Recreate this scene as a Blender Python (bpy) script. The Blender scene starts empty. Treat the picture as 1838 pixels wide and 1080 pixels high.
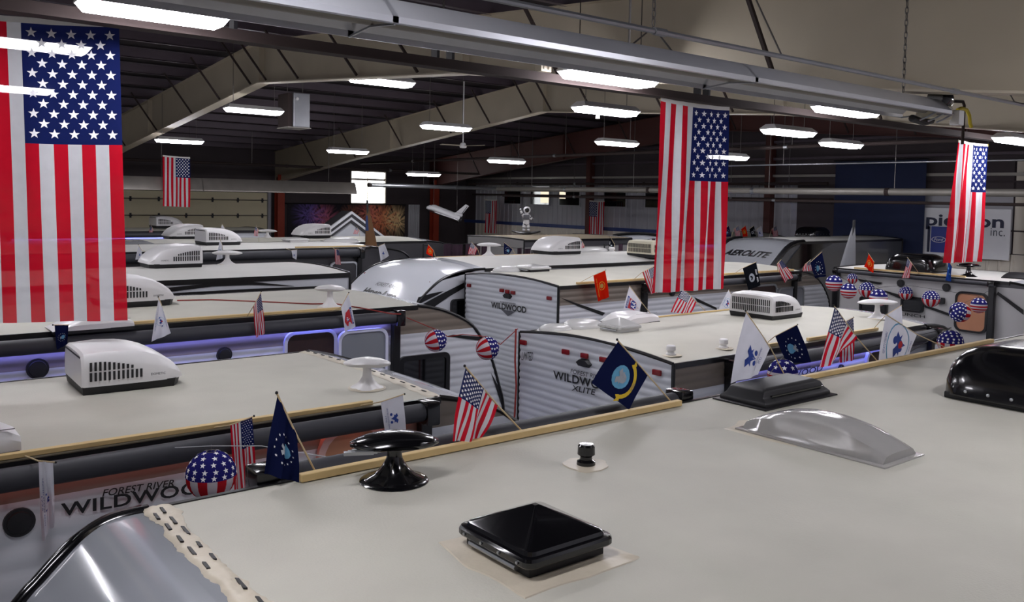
import bpy, bmesh, math, random
from mathutils import Vector, Matrix, Euler
random.seed(7)
SC = bpy.context.scene
COL = SC.collection
# ------------------------------------------------------------------ camera
CZ = 4.5                                   # eye height above the showroom floor
PCX, PCY = 919.0, 440.0
V1 = (-320.0, 330.0); V2 = (2870.0, 395.0)  # vanishing points of the two building axes
FPX = math.sqrt(-((V1[0]-PCX)*(V2[0]-PCX)+(V1[1]-PCY)*(V2[1]-PCY)))
du = Vector((V2[0]-PCX, V2[1]-PCY, FPX)).normalized()
dv = Vector((V1[0]-PCX, V1[1]-PCY, FPX)).normalized()
dw = du.cross(dv).normalized()
if dw.y > 0: dw = -dw
MW = Matrix((du, dv, dw))                   # camera (right, down, forward) -> world
cam_d = bpy.data.cameras.new('camera'); cam = bpy.data.objects.new('camera', cam_d); COL.objects.link(cam)
R_, D_, F_ = MW.col[0].copy(), MW.col[1].copy(), MW.col[2].copy()
cm = Matrix.Identity(4)
for i in range(3):
    cm[i][0] = R_[i]; cm[i][1] = -D_[i]; cm[i][2] = -F_[i]
cm[2][3] = CZ
cam.matrix_world = cm
cam_d.sensor_width = 36; cam_d.lens = FPX/1838*36; cam_d.shift_y = -(540-PCY)/1838
cam_d.clip_start = 0.05; cam_d.clip_end = 300
SC.camera = cam
# ------------------------------------------------------------------ world, exposure
w = bpy.data.worlds.new('overcast'); SC.world = w; w.use_nodes = True
w.node_tree.nodes['Background'].inputs[0].default_value = (0.9, 0.95, 1, 1)
w.node_tree.nodes['Background'].inputs[1].default_value = 7.0
SC.view_settings.view_transform = 'Standard'; SC.view_settings.look = 'None'
SC.view_settings.gamma = 1; SC.view_settings.use_curve_mapping = False
SC.view_settings.exposure = 0.6
TUBE = 34.0                                 # brightness of the fluorescent lenses

def ray(px, py): return MW @ Vector((px-PCX, py-PCY, FPX))
def onY(px, py, y): r = ray(px, py); return r*(y/r.y)+Vector((0, 0, CZ))
def onX(px, py, x): r = ray(px, py); return r*(x/r.x)+Vector((0, 0, CZ))
def onZ(px, py, z): r = ray(px, py); return r*((z-CZ)/r.z)+Vector((0, 0, CZ))
def atD(px, py, d): return ray(px, py)*(d/FPX)+Vector((0, 0, CZ))

# ------------------------------------------------------------------ materials
def lin(c):
    return tuple((x/12.92 if x <= 0.04045 else ((x+0.055)/1.055)**2.4) for x in c)
def hexc(h): return lin(tuple(int(h[i:i+2], 16)/255 for i in (0, 2, 4)))
MATS = {}
def mat(name, h, rough=0.5, metal=0.0, var=0.08, scale=6.0, bump=0.0, bscale=60.0, emit=0.0, coat=0.0, spec=0.5, detail=4):
    if name in MATS: return MATS[name]
    m = bpy.data.materials.new(name); m.use_nodes = True
    nt = m.node_tree; b = nt.nodes['Principled BSDF']
    c = hexc(h) if isinstance(h, str) else h
    b.inputs['Roughness'].default_value = rough; b.inputs['Metallic'].default_value = metal
    b.inputs['Specular IOR Level'].default_value = spec
    if coat: b.inputs['Coat Weight'].default_value = coat; b.inputs['Coat Roughness'].default_value = 0.05
    tc = nt.nodes.new('ShaderNodeTexCoord')
    if var:
        n = nt.nodes.new('ShaderNodeTexNoise'); n.inputs['Scale'].default_value = scale; n.inputs['Detail'].default_value = detail
        nt.links.new(tc.outputs['Object'], n.inputs['Vector'])
        mx = nt.nodes.new('ShaderNodeMix'); mx.data_type = 'RGBA'
        mx.inputs[6].default_value = tuple(x*(1-var) for x in c)+(1,)
        mx.inputs[7].default_value = tuple(min(1, x*(1+var)) for x in c)+(1,)
        nt.links.new(n.outputs['Fac'], mx.inputs[0]); nt.links.new(mx.outputs[2], b.inputs['Base Color'])
    else:
        b.inputs['Base Color'].default_value = c+(1,)
    if bump:
        n2 = nt.nodes.new('ShaderNodeTexNoise'); n2.inputs['Scale'].default_value = bscale
        nt.links.new(tc.outputs['Object'], n2.inputs['Vector'])
        bp = nt.nodes.new('ShaderNodeBump'); bp.inputs['Strength'].default_value = bump; bp.inputs['Distance'].default_value = 0.01
        nt.links.new(n2.outputs['Fac'], bp.inputs['Height']); nt.links.new(bp.outputs['Normal'], b.inputs['Normal'])
    if emit:
        b.inputs['Emission Color'].default_value = c+(1,); b.inputs['Emission Strength'].default_value = emit
    MATS[name] = m
    return m
def cloth_mat(name, h, thin=0.05, trans=0.35):
    """thin woven flag cloth: diffuse + light passing through the weave"""
    if name in MATS: return MATS[name]
    m = bpy.data.materials.new(name); m.use_nodes = True; nt = m.node_tree
    for n in list(nt.nodes): nt.nodes.remove(n)
    out = nt.nodes.new('ShaderNodeOutputMaterial'); c = hexc(h)+(1,)
    tc = nt.nodes.new('ShaderNodeTexCoord'); nz = nt.nodes.new('ShaderNodeTexNoise'); nz.inputs['Scale'].default_value = 14
    nt.links.new(tc.outputs['Object'], nz.inputs['Vector'])
    mx = nt.nodes.new('ShaderNodeMix'); mx.data_type = 'RGBA'
    mx.inputs[6].default_value = tuple(x*0.93 for x in c[:3])+(1,); mx.inputs[7].default_value = tuple(min(1, x*1.07) for x in c[:3])+(1,)
    nt.links.new(nz.outputs['Fac'], mx.inputs[0])
    d = nt.nodes.new('ShaderNodeBsdfDiffuse'); t = nt.nodes.new('ShaderNodeBsdfTranslucent'); tr = nt.nodes.new('ShaderNodeBsdfTransparent')
    nt.links.new(mx.outputs[2], d.inputs['Color']); nt.links.new(mx.outputs[2], t.inputs['Color'])
    a = nt.nodes.new('ShaderNodeMixShader'); a.inputs[0].default_value = trans
    nt.links.new(d.outputs[0], a.inputs[1]); nt.links.new(t.outputs[0], a.inputs[2])
    s = nt.nodes.new('ShaderNodeMixShader'); s.inputs[0].default_value = thin
    nt.links.new(a.outputs[0], s.inputs[1]); nt.links.new(tr.outputs[0], s.inputs[2])
    nt.links.new(s.outputs[0], out.inputs['Surface'])
    MATS[name] = m
    return m
def glow(name, col, strength):
    if name in MATS: return MATS[name]
    m = bpy.data.materials.new(name); m.use_nodes = True; nt = m.node_tree
    for n in list(nt.nodes): nt.nodes.remove(n)
    out = nt.nodes.new('ShaderNodeOutputMaterial'); e = nt.nodes.new('ShaderNodeEmission')
    e.inputs[0].default_value = tuple(col)+(1,); e.inputs[1].default_value = strength
    nt.links.new(e.outputs[0], out.inputs['Surface']); MATS[name] = m
    return m
def clear_mat(name, h, rough, fac, spec=0.5):
    """tinted plastic or glass: principled with real transmission share"""
    if name in MATS: return MATS[name]
    m = mat(name, h, rough, var=0.04, spec=spec)
    m.node_tree.nodes['Principled BSDF'].inputs['Transmission Weight'].default_value = fac
    m.node_tree.nodes['Principled BSDF'].inputs['IOR'].default_value = 1.45
    return m

ROOF = mat('rubber_roof', 'b6b4a8', 0.62, var=0.15, scale=2.2, bump=0.12, bscale=90, detail=8)
ROOF2 = mat('rubber_roof_white', 'c6c5c0', 0.6, var=0.07, scale=1.6, bump=0.08, bscale=60, detail=8)
ROOFTAN = mat('tan_tarp', '9d8f78', 0.8, var=0.12, scale=2, bump=0.2, bscale=12)
SEAL = mat('lap_sealant', 'bfb6a3', 0.45, var=0.12, scale=9, bump=0.35, bscale=22)
BLACKP = mat('black_plastic', '0a0a0d', 0.16, var=0.15, scale=8, coat=0.4)
BLACKM = mat('black_matte_plastic', '131317', 0.5, var=0.12, scale=8)
WHITEP = mat('white_plastic', 'd9d8d8', 0.32, var=0.04, scale=5)
IVORY = mat('ivory_plastic', 'd5cfb8', 0.45, var=0.05, scale=5)
ALU = mat('white_aluminium_siding', 'c9ccd2', 0.33, var=0.05, scale=3)
ALUG = mat('grey_aluminium_siding', '8b8988', 0.38, var=0.06, scale=3)
BROWN = mat('taupe_siding', '736a60', 0.4, var=0.07, scale=3)
DARKG = mat('charcoal_siding', '3d3c40', 0.4, var=0.08, scale=3)
GEL = mat('white_gelcoat', 'd3d6dc', 0.16, var=0.03, scale=1.5, coat=0.5)
GELG = mat('grey_gelcoat', '8d9096', 0.14, var=0.05, scale=1.3, coat=0.6)
GELD = mat('dark_grey_gelcoat', '4c4e53', 0.22, var=0.06, scale=1.3, coat=0.4)
BLKTRIM = mat('black_trim', '0d0d10', 0.3, var=0.1, scale=6)
DECAL = mat('black_vinyl_decal', '0a0a0d', 0.35, var=0.05)
DECALG = mat('grey_vinyl_decal', '55565c', 0.4, var=0.05)
AWN = mat('awning_fabric', '33343a', 0.6, var=0.1, scale=10)
PINE = mat('pine_wood', 'cdb27c', 0.6, var=0.16, scale=5, bump=0.1, bscale=30, detail=8)
STICK = mat('flag_stick_wood', 'c9b48c', 0.6, var=0.1)
STEEL = mat('galvanised_steel', 'a4a7ab', 0.34, metal=0.85, var=0.14, scale=4)
ALUREF = mat('aluminium_reflector', 'c9cbd1', 0.32, metal=0.35, var=0.12, scale=3)
DIRTYP = mat('grey_painted_pipe', '8f8b84', 0.45, metal=0.3, var=0.15, scale=3)
FRAMEC = mat('primer_painted_frame', 'b3a995', 0.6, var=0.10, scale=1.5)
FRAMEL = mat('frame_flange_paint', 'c3b9a5', 0.55, var=0.08, scale=2)
REDPR = mat('red_primer_steel', '9c3720', 0.6, var=0.14, scale=2)
RUST = mat('rust_brown_beam', '2d211f', 0.85, var=0.15, scale=3)
PURL = mat('purlin_steel', '574d55', 0.5, metal=0.3, var=0.15, scale=2)
CEIL = mat('dark_insulation', '1c1417', 0.85, var=0.25, scale=1.2)
DARKW = mat('dark_wall_insulation', '473f42', 0.8, var=0.25, scale=0.8)
GWALL = mat('grey_wall_steel', 'a3a3aa', 0.5, var=0.08, scale=1)
CWALL = mat('cream_wall_panel', 'dcd5c8', 0.6, var=0.07, scale=1)
STRIPE = mat('navy_stripe_paint', '2c4078', 0.5, var=0.1)
CONC = mat('concrete_floor', '77736d', 0.6, var=0.12, scale=1.5)
DOORC = mat('cream_door_steel', 'ddd3b0', 0.5, var=0.07, scale=1.4)
NAVYB = mat('navy_banner_cloth', '1c2748', 0.8, var=0.12, scale=3)
SIGNW = mat('white_sign_board', 'e8e9ee', 0.45, var=0.04)
SIGNB = mat('blue_sign_panel', '2a3d94', 0.4, var=0.05)
REDLENS = mat('red_marker_lens', '7b0c14', 0.2, var=0.1)
BLKGLASS = mat('dark_window_glass', '0b0b0e', 0.06, var=0.0, coat=0.5)
FROST = mat('frosted_door_glass', '7b7f86', 0.5, var=0.05)
COPPER = mat('plywood_interior', 'b07a5c', 0.6, var=0.15, scale=3)
DINTER = mat('dark_interior_wood', '2a1512', 0.5, var=0.5, scale=14)
ROPE = mat('red_rope', '8c2a26', 0.8, var=0.1)
BLKROPE = mat('black_cord', '1a1a1c', 0.8, var=0.1)
YEL = mat('yellow_gas_hose', 'd9c22a', 0.4, var=0.05)
CHAIN = mat('chain_steel', '6b6866', 0.4, metal=0.8, var=0.1)
RUBBER = mat('tyre_rubber', '151515', 0.8, var=0.1)
SKYL = clear_mat('smoky_acrylic', 'd6d4d2', 0.14, 0.6)
MILKY = clear_mat('milky_acrylic', 'd8d8d6', 0.25, 0.35)
LENS = glow('fluorescent_lens', (0.95, 0.93, 1.0), TUBE)
BLUELED = glow('blue_led', (0.20, 0.22, 1.0), 16.0)
REDLED = glow('red_led', (1.0, 0.22, 0.15), 1.6)
CRED = cloth_mat('flag_red', 'c4182c'); CWHT = cloth_mat('flag_white', 'cfd0d4'); CBLU = cloth_mat('flag_navy', '1b2457')
STAR = mat('flag_star_white', 'f4f4f8', 0.8, var=0.03)
FNAVY = cloth_mat('navy_flag_cloth', '161c3e', 0.0, 0.2); FWHITE = cloth_mat('white_flag_cloth', 'd9dae2', 0.0, 0.35)
FSCAR = cloth_mat('scarlet_flag_cloth', 'd0220f', 0.0, 0.3); FBLK = cloth_mat('black_flag_cloth', '15171c', 0.0, 0.15)
FROYAL = cloth_mat('royal_flag_cloth', '274a96', 0.0, 0.25)
IBLUE = mat('blue_ink', '24408f', 0.7, var=0.2, scale=20); ISKY = mat('sky_ink', '5d9fc4', 0.7, var=0.2, scale=20)
IGOLD = mat('gold_ink', 'd0b023', 0.7, var=0.15, scale=20); IRED = mat('red_ink', 'b3202a', 0.7, var=0.1); IGREY = mat('grey_ink', '9aa0a8', 0.7, var=0.2, scale=30)
LRED = cloth_mat('lantern_red_paper', 'b8242c', 0, 0.3); LWHT = cloth_mat('lantern_white_paper', 'cfc7cb', 0, 0.3); LBLU = cloth_mat('lantern_blue_paper', '2b2a72', 0, 0.3)

# ------------------------------------------------------------------ mesh helpers
XF = {}                                      # thing -> inverse matrix
class MB:
    def __init__(s): s.v = []; s.f = []; s.m = []
    def add(s, vs, fs, mi=0):
        o = len(s.v); s.v += [Vector(p) for p in vs]
        for k, f in enumerate(fs):
            s.f.append(tuple(o+i for i in f)); s.m.append(mi if isinstance(mi, int) else mi[k])
        return s
    def box(s, x0, x1, y0, y1, z0, z1, mi=0):
        return s.add([(x0,y0,z0),(x1,y0,z0),(x1,y1,z0),(x0,y1,z0),(x0,y0,z1),(x1,y0,z1),(x1,y1,z1),(x0,y1,z1)],
                     [(0,3,2,1),(4,5,6,7),(0,1,5,4),(1,2,6,5),(2,3,7,6),(3,0,4,7)], mi)
    def bar(s, a, b, wd, ht, mi=0, up=(0,0,1)):
        a, b = Vector(a), Vector(b); d = (b-a).normalized(); up = Vector(up)
        if abs(d.dot(up)) > 0.99: up = Vector((1, 0, 0))
        r = d.cross(up).normalized()*wd/2; u = r.cross(d).normalized()*ht/2
        return s.add([a-r-u, a+r-u, a+r+u, a-r+u, b-r-u, b+r-u, b+r+u, b-r+u],
                     [(0,1,2,3),(7,6,5,4),(0,4,5,1),(1,5,6,2),(2,6,7,3),(3,7,4,0)], mi)
    def strip(s, rows, mi=0, closed=False):
        o = len(s.v); n = len(rows[0])
        for r in rows: s.v += [Vector(p) for p in r]
        for i in range(len(rows)-1):
            for j in range(n if closed else n-1):
                j2 = (j+1) % n
                s.f.append((o+i*n+j, o+i*n+j2, o+(i+1)*n+j2, o+(i+1)*n+j))
                s.m.append(mi(i, j) if callable(mi) else mi)
        return s
    def tube(s, pts, r, n=8, mi=0, caps=True, radii=None):
        pts = [Vector(p) for p in pts]; rows = []; prev = None
        for i, p in enumerate(pts):
            d = (pts[min(i+1, len(pts)-1)]-pts[max(i-1, 0)]).normalized()
            if prev is None:
                a = Vector((0, 0, 1)) if abs(d.z) < 0.9 else Vector((1, 0, 0))
                u = d.cross(a).normalized()
            else:
                u = (prev-d*prev.dot(d)).normalized()
            prev = u; vv = d.cross(u); rr = radii[i] if radii else r
            rows.append([p+(u*math.cos(2*math.pi*k/n)+vv*math.sin(2*math.pi*k/n))*rr for k in range(n)])
        o = len(s.v); s.strip(rows, mi, closed=True)
        if caps:
            s.f.append(tuple(o+k for k in reversed(range(n)))); s.m.append(mi if isinstance(mi, int) else 0)
            s.f.append(tuple(o+(len(pts)-1)*n+k for k in range(n))); s.m.append(mi if isinstance(mi, int) else 0)
        return s
    def lathe(s, prof, c=(0,0,0), n=20, mi=0, mx=None):
        c = Vector(c); rows = []
        for r, z in prof:
            row = [Vector((r*math.cos(2*math.pi*k/n), r*math.sin(2*math.pi*k/n), z)) for k in range(n)]
            rows.append([(mx @ p if mx else p)+c for p in row])
        return s.strip(rows, mi, closed=True)
    def loft(s, loops, mi=0, caps=True):
        o = len(s.v); n = len(loops[0]); s.strip(loops, mi, closed=True)
        if caps:
            s.f.append(tuple(o+k for k in reversed(range(n)))); s.m.append(mi)
            s.f.append(tuple(o+(len(loops)-1)*n+k for k in range(n))); s.m.append(mi)
        return s
    def xf(s, M): s.v = [M @ p for p in s.v]; return s
def build(name, mb, mats, parent=None, bevel=0.0, seg=2, smooth=35, world=True):
    if not isinstance(mats, (list, tuple)): mats = [mats]
    vs = mb.v
    if parent is not None and world:
        inv = XF[parent.name]; vs = [inv @ p for p in vs]
    me = bpy.data.meshes.new(name); me.from_pydata(vs, [], mb.f); me.update()
    for m in mats: me.materials.append(m)
    if len(mats) > 1: me.polygons.foreach_set('material_index', mb.m)
    bm = bmesh.new(); bm.from_mesh(me); bmesh.ops.recalc_face_normals(bm, faces=bm.faces)
    if bevel:
        es = [e for e in bm.edges if len(e.link_faces) == 2 and e.calc_face_angle(0) > 0.5]
        bmesh.ops.bevel(bm, geom=es, offset=bevel, segments=seg, affect='EDGES', profile=0.6)
    bm.to_mesh(me); bm.free()
    if smooth:
        me.polygons.foreach_set('use_smooth', [True]*len(me.polygons)); me.set_sharp_from_angle(angle=math.radians(smooth))
    o = bpy.data.objects.new(name, me); COL.objects.link(o)
    if parent is not None:
        o.parent = parent; XF[o.name] = XF[parent.name]
    else:
        XF[o.name] = Matrix.Identity(4)
    return o
def tag(o, label=None, cat=None, group=None, kind=None):
    if label: o['label'] = label
    if cat: o['category'] = cat
    if group: o['group'] = group
    if kind: o['kind'] = kind
    return o
def thing(name, label, cat, loc=(0,0,0), rot=(0,0,0), group=None, kind=None):
    o = bpy.data.objects.new(name, None); COL.objects.link(o)
    o.location = loc; o.rotation_euler = rot; o.empty_display_size = 0.1
    M = Matrix.Translation(Vector(loc)) @ Euler(rot).to_matrix().to_4x4()
    XF[o.name] = M.inverted()
    return tag(o, label, cat, group, kind)
def kids(o): return [c for c in bpy.data.objects if c.parent == o]
def dup(root, loc, rot=(0,0,0), label=None, group=None, scale=1.0):
    r = root.copy(); COL.objects.link(r); r.location = loc; r.rotation_euler = rot; r.scale = (scale,)*3
    if label: r['label'] = label
    if group: r['group'] = group
    for ch in kids(root):
        c = ch.copy(); COL.objects.link(c); c.parent = r
        for g in kids(ch):
            d = g.copy(); COL.objects.link(d); d.parent = c
    return r
_tx = {}
def textmesh(s, shear=0.0, bold=0.0, space=1.0):
    key = (s, shear, bold, space)
    if key in _tx: return _tx[key]
    cu = bpy.data.curves.new('txt', 'FONT'); cu.body = s; cu.resolution_u = 3; cu.shear = shear; cu.offset = bold; cu.space_character = space
    ob = bpy.data.objects.new('txt', cu); COL.objects.link(ob)
    bpy.context.view_layer.update()
    me = ob.to_mesh(); vs = [v.co.copy() for v in me.vertices]; fs = [tuple(p.vertices) for p in me.polygons]
    ob.to_mesh_clear(); bpy.data.objects.remove(ob); bpy.data.curves.remove(cu)
    x0 = min(v.x for v in vs); x1 = max(v.x for v in vs); y0 = min(v.y for v in vs); y1 = max(v.y for v in vs)
    vs = [((v.x-x0)/(x1-x0), (v.y-y0)/(y1-y0)) for v in vs]
    _tx[key] = (vs, fs)
    return _tx[key]
def put_text(s, o, xv, yv, mb=None, lift=None, **k):
    mb = mb or MB(); vs, fs = textmesh(s, **k); lift = lift or Vector((0, 0, 0))
    mb.add([o+xv*a+yv*b+lift for a, b in vs], fs)
    return mb
def rrect(x0, x1, z0, z1, r, n=5):
    p = []
    for cx, cz, a0 in ((x1-r, z1-r, 0), (x0+r, z1-r, 90), (x0+r, z0+r, 180), (x1-r, z0+r, 270)):
        for k in range(n+1):
            a = math.radians(a0+90*k/n); p.append((cx+r*math.cos(a), cz+r*math.sin(a)))
    return p
def plate_y(mb, poly, y0, y1):               # polygon in x,z extruded in y
    return mb.loft([[(x, y0, z) for x, z in poly], [(x, y1, z) for x, z in poly]])
def plate_x(mb, poly, x0, x1):
    return mb.loft([[(x0, y, z) for y, z in poly], [(x1, y, z) for y, z in poly]])
def ring(mb, outer, inner, f0, f1):
    n = len(outer)
    return mb.strip([[f0(p) for p in outer], [f0(p) for p in inner], [f1(p) for p in inner], [f1(p) for p in outer], [f0(p) for p in outer]], closed=True)

# ================================================================== the hall
XL, XR, YN, YF = -9.0, 24.5, -0.7, 34.4
RIDGE_Y, RIDGE_Z, SLOPE = 17.3, CZ+3.35, 0.082
def roofz(y): return RIDGE_Z-SLOPE*abs(y-RIDGE_Y)
fl = build('floor', MB().box(XL, XR, YN, YF, -0.15, 0), CONC); tag(fl, 'bare grey concrete showroom floor', kind='structure')
mb = MB()
mb.strip([[(x, y, roofz(y)) for y in (YN, RIDGE_Y, YF)] for x in (XL, XR)])
mb.strip([[(x, y, roofz(y)+0.15) for y in (YF, RIDGE_Y, YN)] for x in (XL, XR)])
ceil = build('ceiling', mb, CEIL, smooth=0); tag(ceil, 'dark insulated underside of the pitched metal roof', kind='structure')
# purlins along the building
pm = None
for k in range(23):
    y = 0.3+k*1.52
    z = roofz(y)-0.24
    if pm is None:
        m_ = MB(); m_.box(XL, XR, -0.012, 0.012, 0, 0.22); m_.box(XL, XR, -0.012, 0.09, 0, 0.015); m_.box(XL, XR, -0.09, 0.012, 0.205, 0.22)
        o = build('purlin', m_, PURL, ceil, smooth=0); pm = o
    else:
        o = pm.copy(); COL.objects.link(o); o.parent = ceil
    o.location = (0, y, z)
# portal frames with tapered webs
def bot(y):
    pts = [(-0.7, CZ+0.25), (0.3, CZ+0.55), (2.77, CZ+0.88), (4.45, CZ+1.05), (5.7, CZ+1.21), (10.2, CZ+1.76), (17.3, CZ+2.27), (27.85, CZ+1.23), (34.4, CZ+0.45)]
    for (a, b), (c, d) in zip(pts, pts[1:]):
        if a <= y <= c: return b+(d-b)*(y-a)/(c-a)
    return pts[-1][1]
YS = [-0.7, 0.3, 2.77, 4.45, 5.7, 8, 10.2, 13, 17.3, 20, 24, 27.85, 31, 34.4]
for fi, xf_ in enumerate((-0.47, 7.15, 14.77, 22.4)):
    fr = thing('roof_frame', ['grey tapered steel roof frame over the open showroom end', 'large grey tapered roof frame nearest the radiant heater burner',
               'middle grey tapered roof frame behind the hanging metal box', 'dark tapered roof frame beside the end wall'][fi], None, (xf_, RIDGE_Y, 0), kind='structure')
    wmat = FRAMEC if fi < 3 else mat('maroon_frame_paint', '4a221c', 0.6, var=0.15, scale=2)
    m_ = MB(); m_.strip([[(xf_-0.012, y, bot(y)) for y in YS], [(xf_-0.012, y, roofz(y)-0.24) for y in YS]])
    m_.strip([[(xf_+0.012, y, bot(y)) for y in YS], [(xf_+0.012, y, roofz(y)-0.24) for y in YS]])
    build('rafter_web', m_, wmat, fr, smooth=0)
    m_ = MB(); m_.strip([[(xf_-0.13, y, bot(y)) for y in YS], [(xf_+0.13, y, bot(y)) for y in YS], [(xf_+0.13, y, bot(y)-0.02) for y in YS], [(xf_-0.13, y, bot(y)-0.02) for y in YS], [(xf_-0.13, y, bot(y)) for y in YS]])
    build('bottom_flange', m_, FRAMEL if fi < 3 else wmat, fr, smooth=0)
    m_ = MB(); m_.strip([[(xf_-0.13, y, roofz(y)-0.245) for y in YS], [(xf_+0.13, y, roofz(y)-0.245) for y in YS]])
    build('top_flange', m_, wmat, fr, smooth=0)
    for yc, sg in ((YF-0.15, -1), (YN+0.15, 1)):
        m_ = MB(); m_.box(xf_-0.15, xf_+0.15, yc-0.15, yc-0.13, 0, bot(yc)); m_.box(xf_-0.15, xf_+0.15, yc+sg*0.45, yc+sg*0.47, 0, bot(yc)+0.3); m_.box(xf_-0.012, xf_+0.012, min(yc, yc+sg*0.46), max(yc, yc+sg*0.46), 0, bot(yc)+0.2)
        build('column', m_, REDPR, fr, smooth=0)
    for y in (4.9, 8.0, 11.2, 13.1, 15.4, 16.9, 17.7, 19.5, 21.4, 24.2, 27.3, 30.3):   # flange braces up to the purlins
        m_ = MB(); m_.bar((xf_-0.1, y, bot(y)+0.03), (xf_-0.75, y, roofz(y)-0.22), 0.035, 0.035); build('flange_brace', m_, RUST, fr, smooth=0)
    for y in (RIDGE_Y-0.1, 24.9, 10.0):
        m_ = MB(); m_.bar((xf_-0.07, y, bot(y)), (xf_-0.07, y, roofz(y)-0.25), 0.12, 0.015, up=(0,1,0)); build('web_stiffener', m_, wmat, fr, smooth=0)
# ---- walls
def wall(name, mb, m, label): return tag(build(name, mb, m, smooth=0), label, kind='structure')
wf = wall('wall_far', MB().box(XL, 14.5, YF, YF+0.2, 4.52, 7.2).box(14.5, XR, YF, YF+0.2, 0, 4.1).box(14.5, 18.25, YF, YF+0.2, 4.1, 7.2).box(20.05, XR, YF, YF+0.2, 4.1, 7.2).box(18.25, 20.05, YF, YF+0.2, 5.58, 7.2).box(XL, -2, YF, YF+0.2, 0, 4.52), DARKW, 'dark far side wall above the cream overhead door')
wl = wall('wall_left', MB().box(XL-0.2, XL, YN, YF, 0, 7.9), GWALL, 'grey end wall beyond the open side of the hall')
wn = wall('wall_near', MB().box(XL, XR, YN-0.2, YN, 0, 7.2), GWALL, 'grey side wall behind the nearest trailer')
wr = wall('wall_right', MB().box(XR, XR+0.2, YN, YF, 0, 7.9), DARKW, 'dark end wall with grey ribbed panels and a navy stripe')
# ribbed steel panels on the end wall
pw = 0.92; proto = None
def rib_panel(z0, z1):
    m_ = MB(); prof = []
    for k in range(3):
        b = k*pw/3
        prof += [(b, 0), (b+0.2, 0), (b+0.225, 0.03), (b+0.275, 0.03), (b+0.3, 0)]
    prof.append((pw-0.004, 0))
    m_.strip([[(-d-0.012, y, z0) for y, d in prof], [(-d-0.012, y, z1) for y, d in prof]])
    return m_
lowp = None
for k in range(37):
    y = YN+0.2+k*pw
    if y > YF-0.4: break
    for kind in (0, 1):
        if kind == 0:
            if y < 15.2: continue
            if proto is None: proto = o = build('wall_panel', rib_panel(3.42, 5.2), GWALL, wr, smooth=0)
            else: o = proto.copy(); COL.objects.link(o); o.parent = wr
        else:
            if lowp is None: lowp = o = build('lower_wall_panel', rib_panel(0.05, 3.28), CWALL, wr, smooth=0)
            else: o = lowp.copy(); COL.objects.link(o); o.parent = wr
        o.location = (XR, y, 0)
build('wall_stripe', MB().box(XR-0.06, XR-0.01, 14.9, YF, 3.28, 3.42), STRIPE, wr, smooth=0)
# large plain panels on the right part of the end wall
for k, (za, zb) in enumerate(((3.30, 3.9), (3.92, 4.85), (4.87, 5.2), (5.22, 5.75))):
    for j in range(3):
        build('insulation_board', MB().box(XR-0.05, XR-0.005, YN+0.1+j*5.1, YN+5.15+j*5.1, za, zb-0.02), CWALL if j < 2 and k != 2 else (DARKW if k > 1 else GWALL), wr, bevel=0.006, seg=1, smooth=0)
for k in range(5):                            # girts
    build('wall_girt', MB().box(XR-0.2, XR-0.06, YN, YF, 5.35+k*0.55, 5.43+k*0.55), PURL if k else DIRTYP, wr, smooth=0)
for y in (9.0, 17.0, 25.5):
    build('wall_post', MB().box(XR-0.3, XR-0.06, y-0.12, y+0.12, 0, 7.0), mat('maroon_frame_paint', '4a221c', 0.6, var=0.15, scale=2), wr, smooth=0)
# high strip windows of the end wall
for wi, (pa, pb, pt, pbm) in enumerate(((905, 935, 335, 366), (952, 986, 335, 366), (1004, 1041, 334, 368), (1084, 1124, 334, 369), (1158, 1190, 322, 370))):
    a = onX(pa, pbm, XR-0.08); b = onX(pb, pt, XR-0.08); ya, yb = sorted((a.y, b.y)); za, zb = 4.25, 5.02
    wn_ = thing('window_%d' % (wi+2), 'dark interior office window high in the end wall, white sill' if wi not in (1, 2) else 'office window in the end wall with a lit pane', None, (XR-0.08, ya, za), kind='structure')
    o1 = [(ya-0.05, za-0.05), (yb+0.05, za-0.05), (yb+0.05, zb+0.05), (ya-0.05, zb+0.05)]; i1 = [(ya, za), (yb, za), (yb, zb), (ya, zb)]
    build('window_frame', ring(MB(), o1, i1, lambda p: (XR-0.10, p[0], p[1]), lambda p: (XR-0.04, p[0], p[1])), GWALL, wn_, smooth=0)
    build('window_pane', MB().box(XR-0.075, XR-0.065, ya, yb, za, zb), BLKGLASS, wn_, smooth=0)
    if wi in (1, 2):
        ym = ya+(yb-ya)*0.45 if wi == 1 else yb-(yb-ya)*0.3
        ye = ya if wi == 1 else yb
        for z0_, z1_ in ((4.32, 4.58), (4.64, 4.88)) if wi == 1 else ((4.66, 4.88), (4.52, 4.58)):
            build('lit_pane', MB().box(XR-0.085, XR-0.078, min(ym, ye), max(ym, ye), z0_, z1_), glow('lit_office', (1, 0.83, 0.62), 0.75), wn_, smooth=0)
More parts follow.
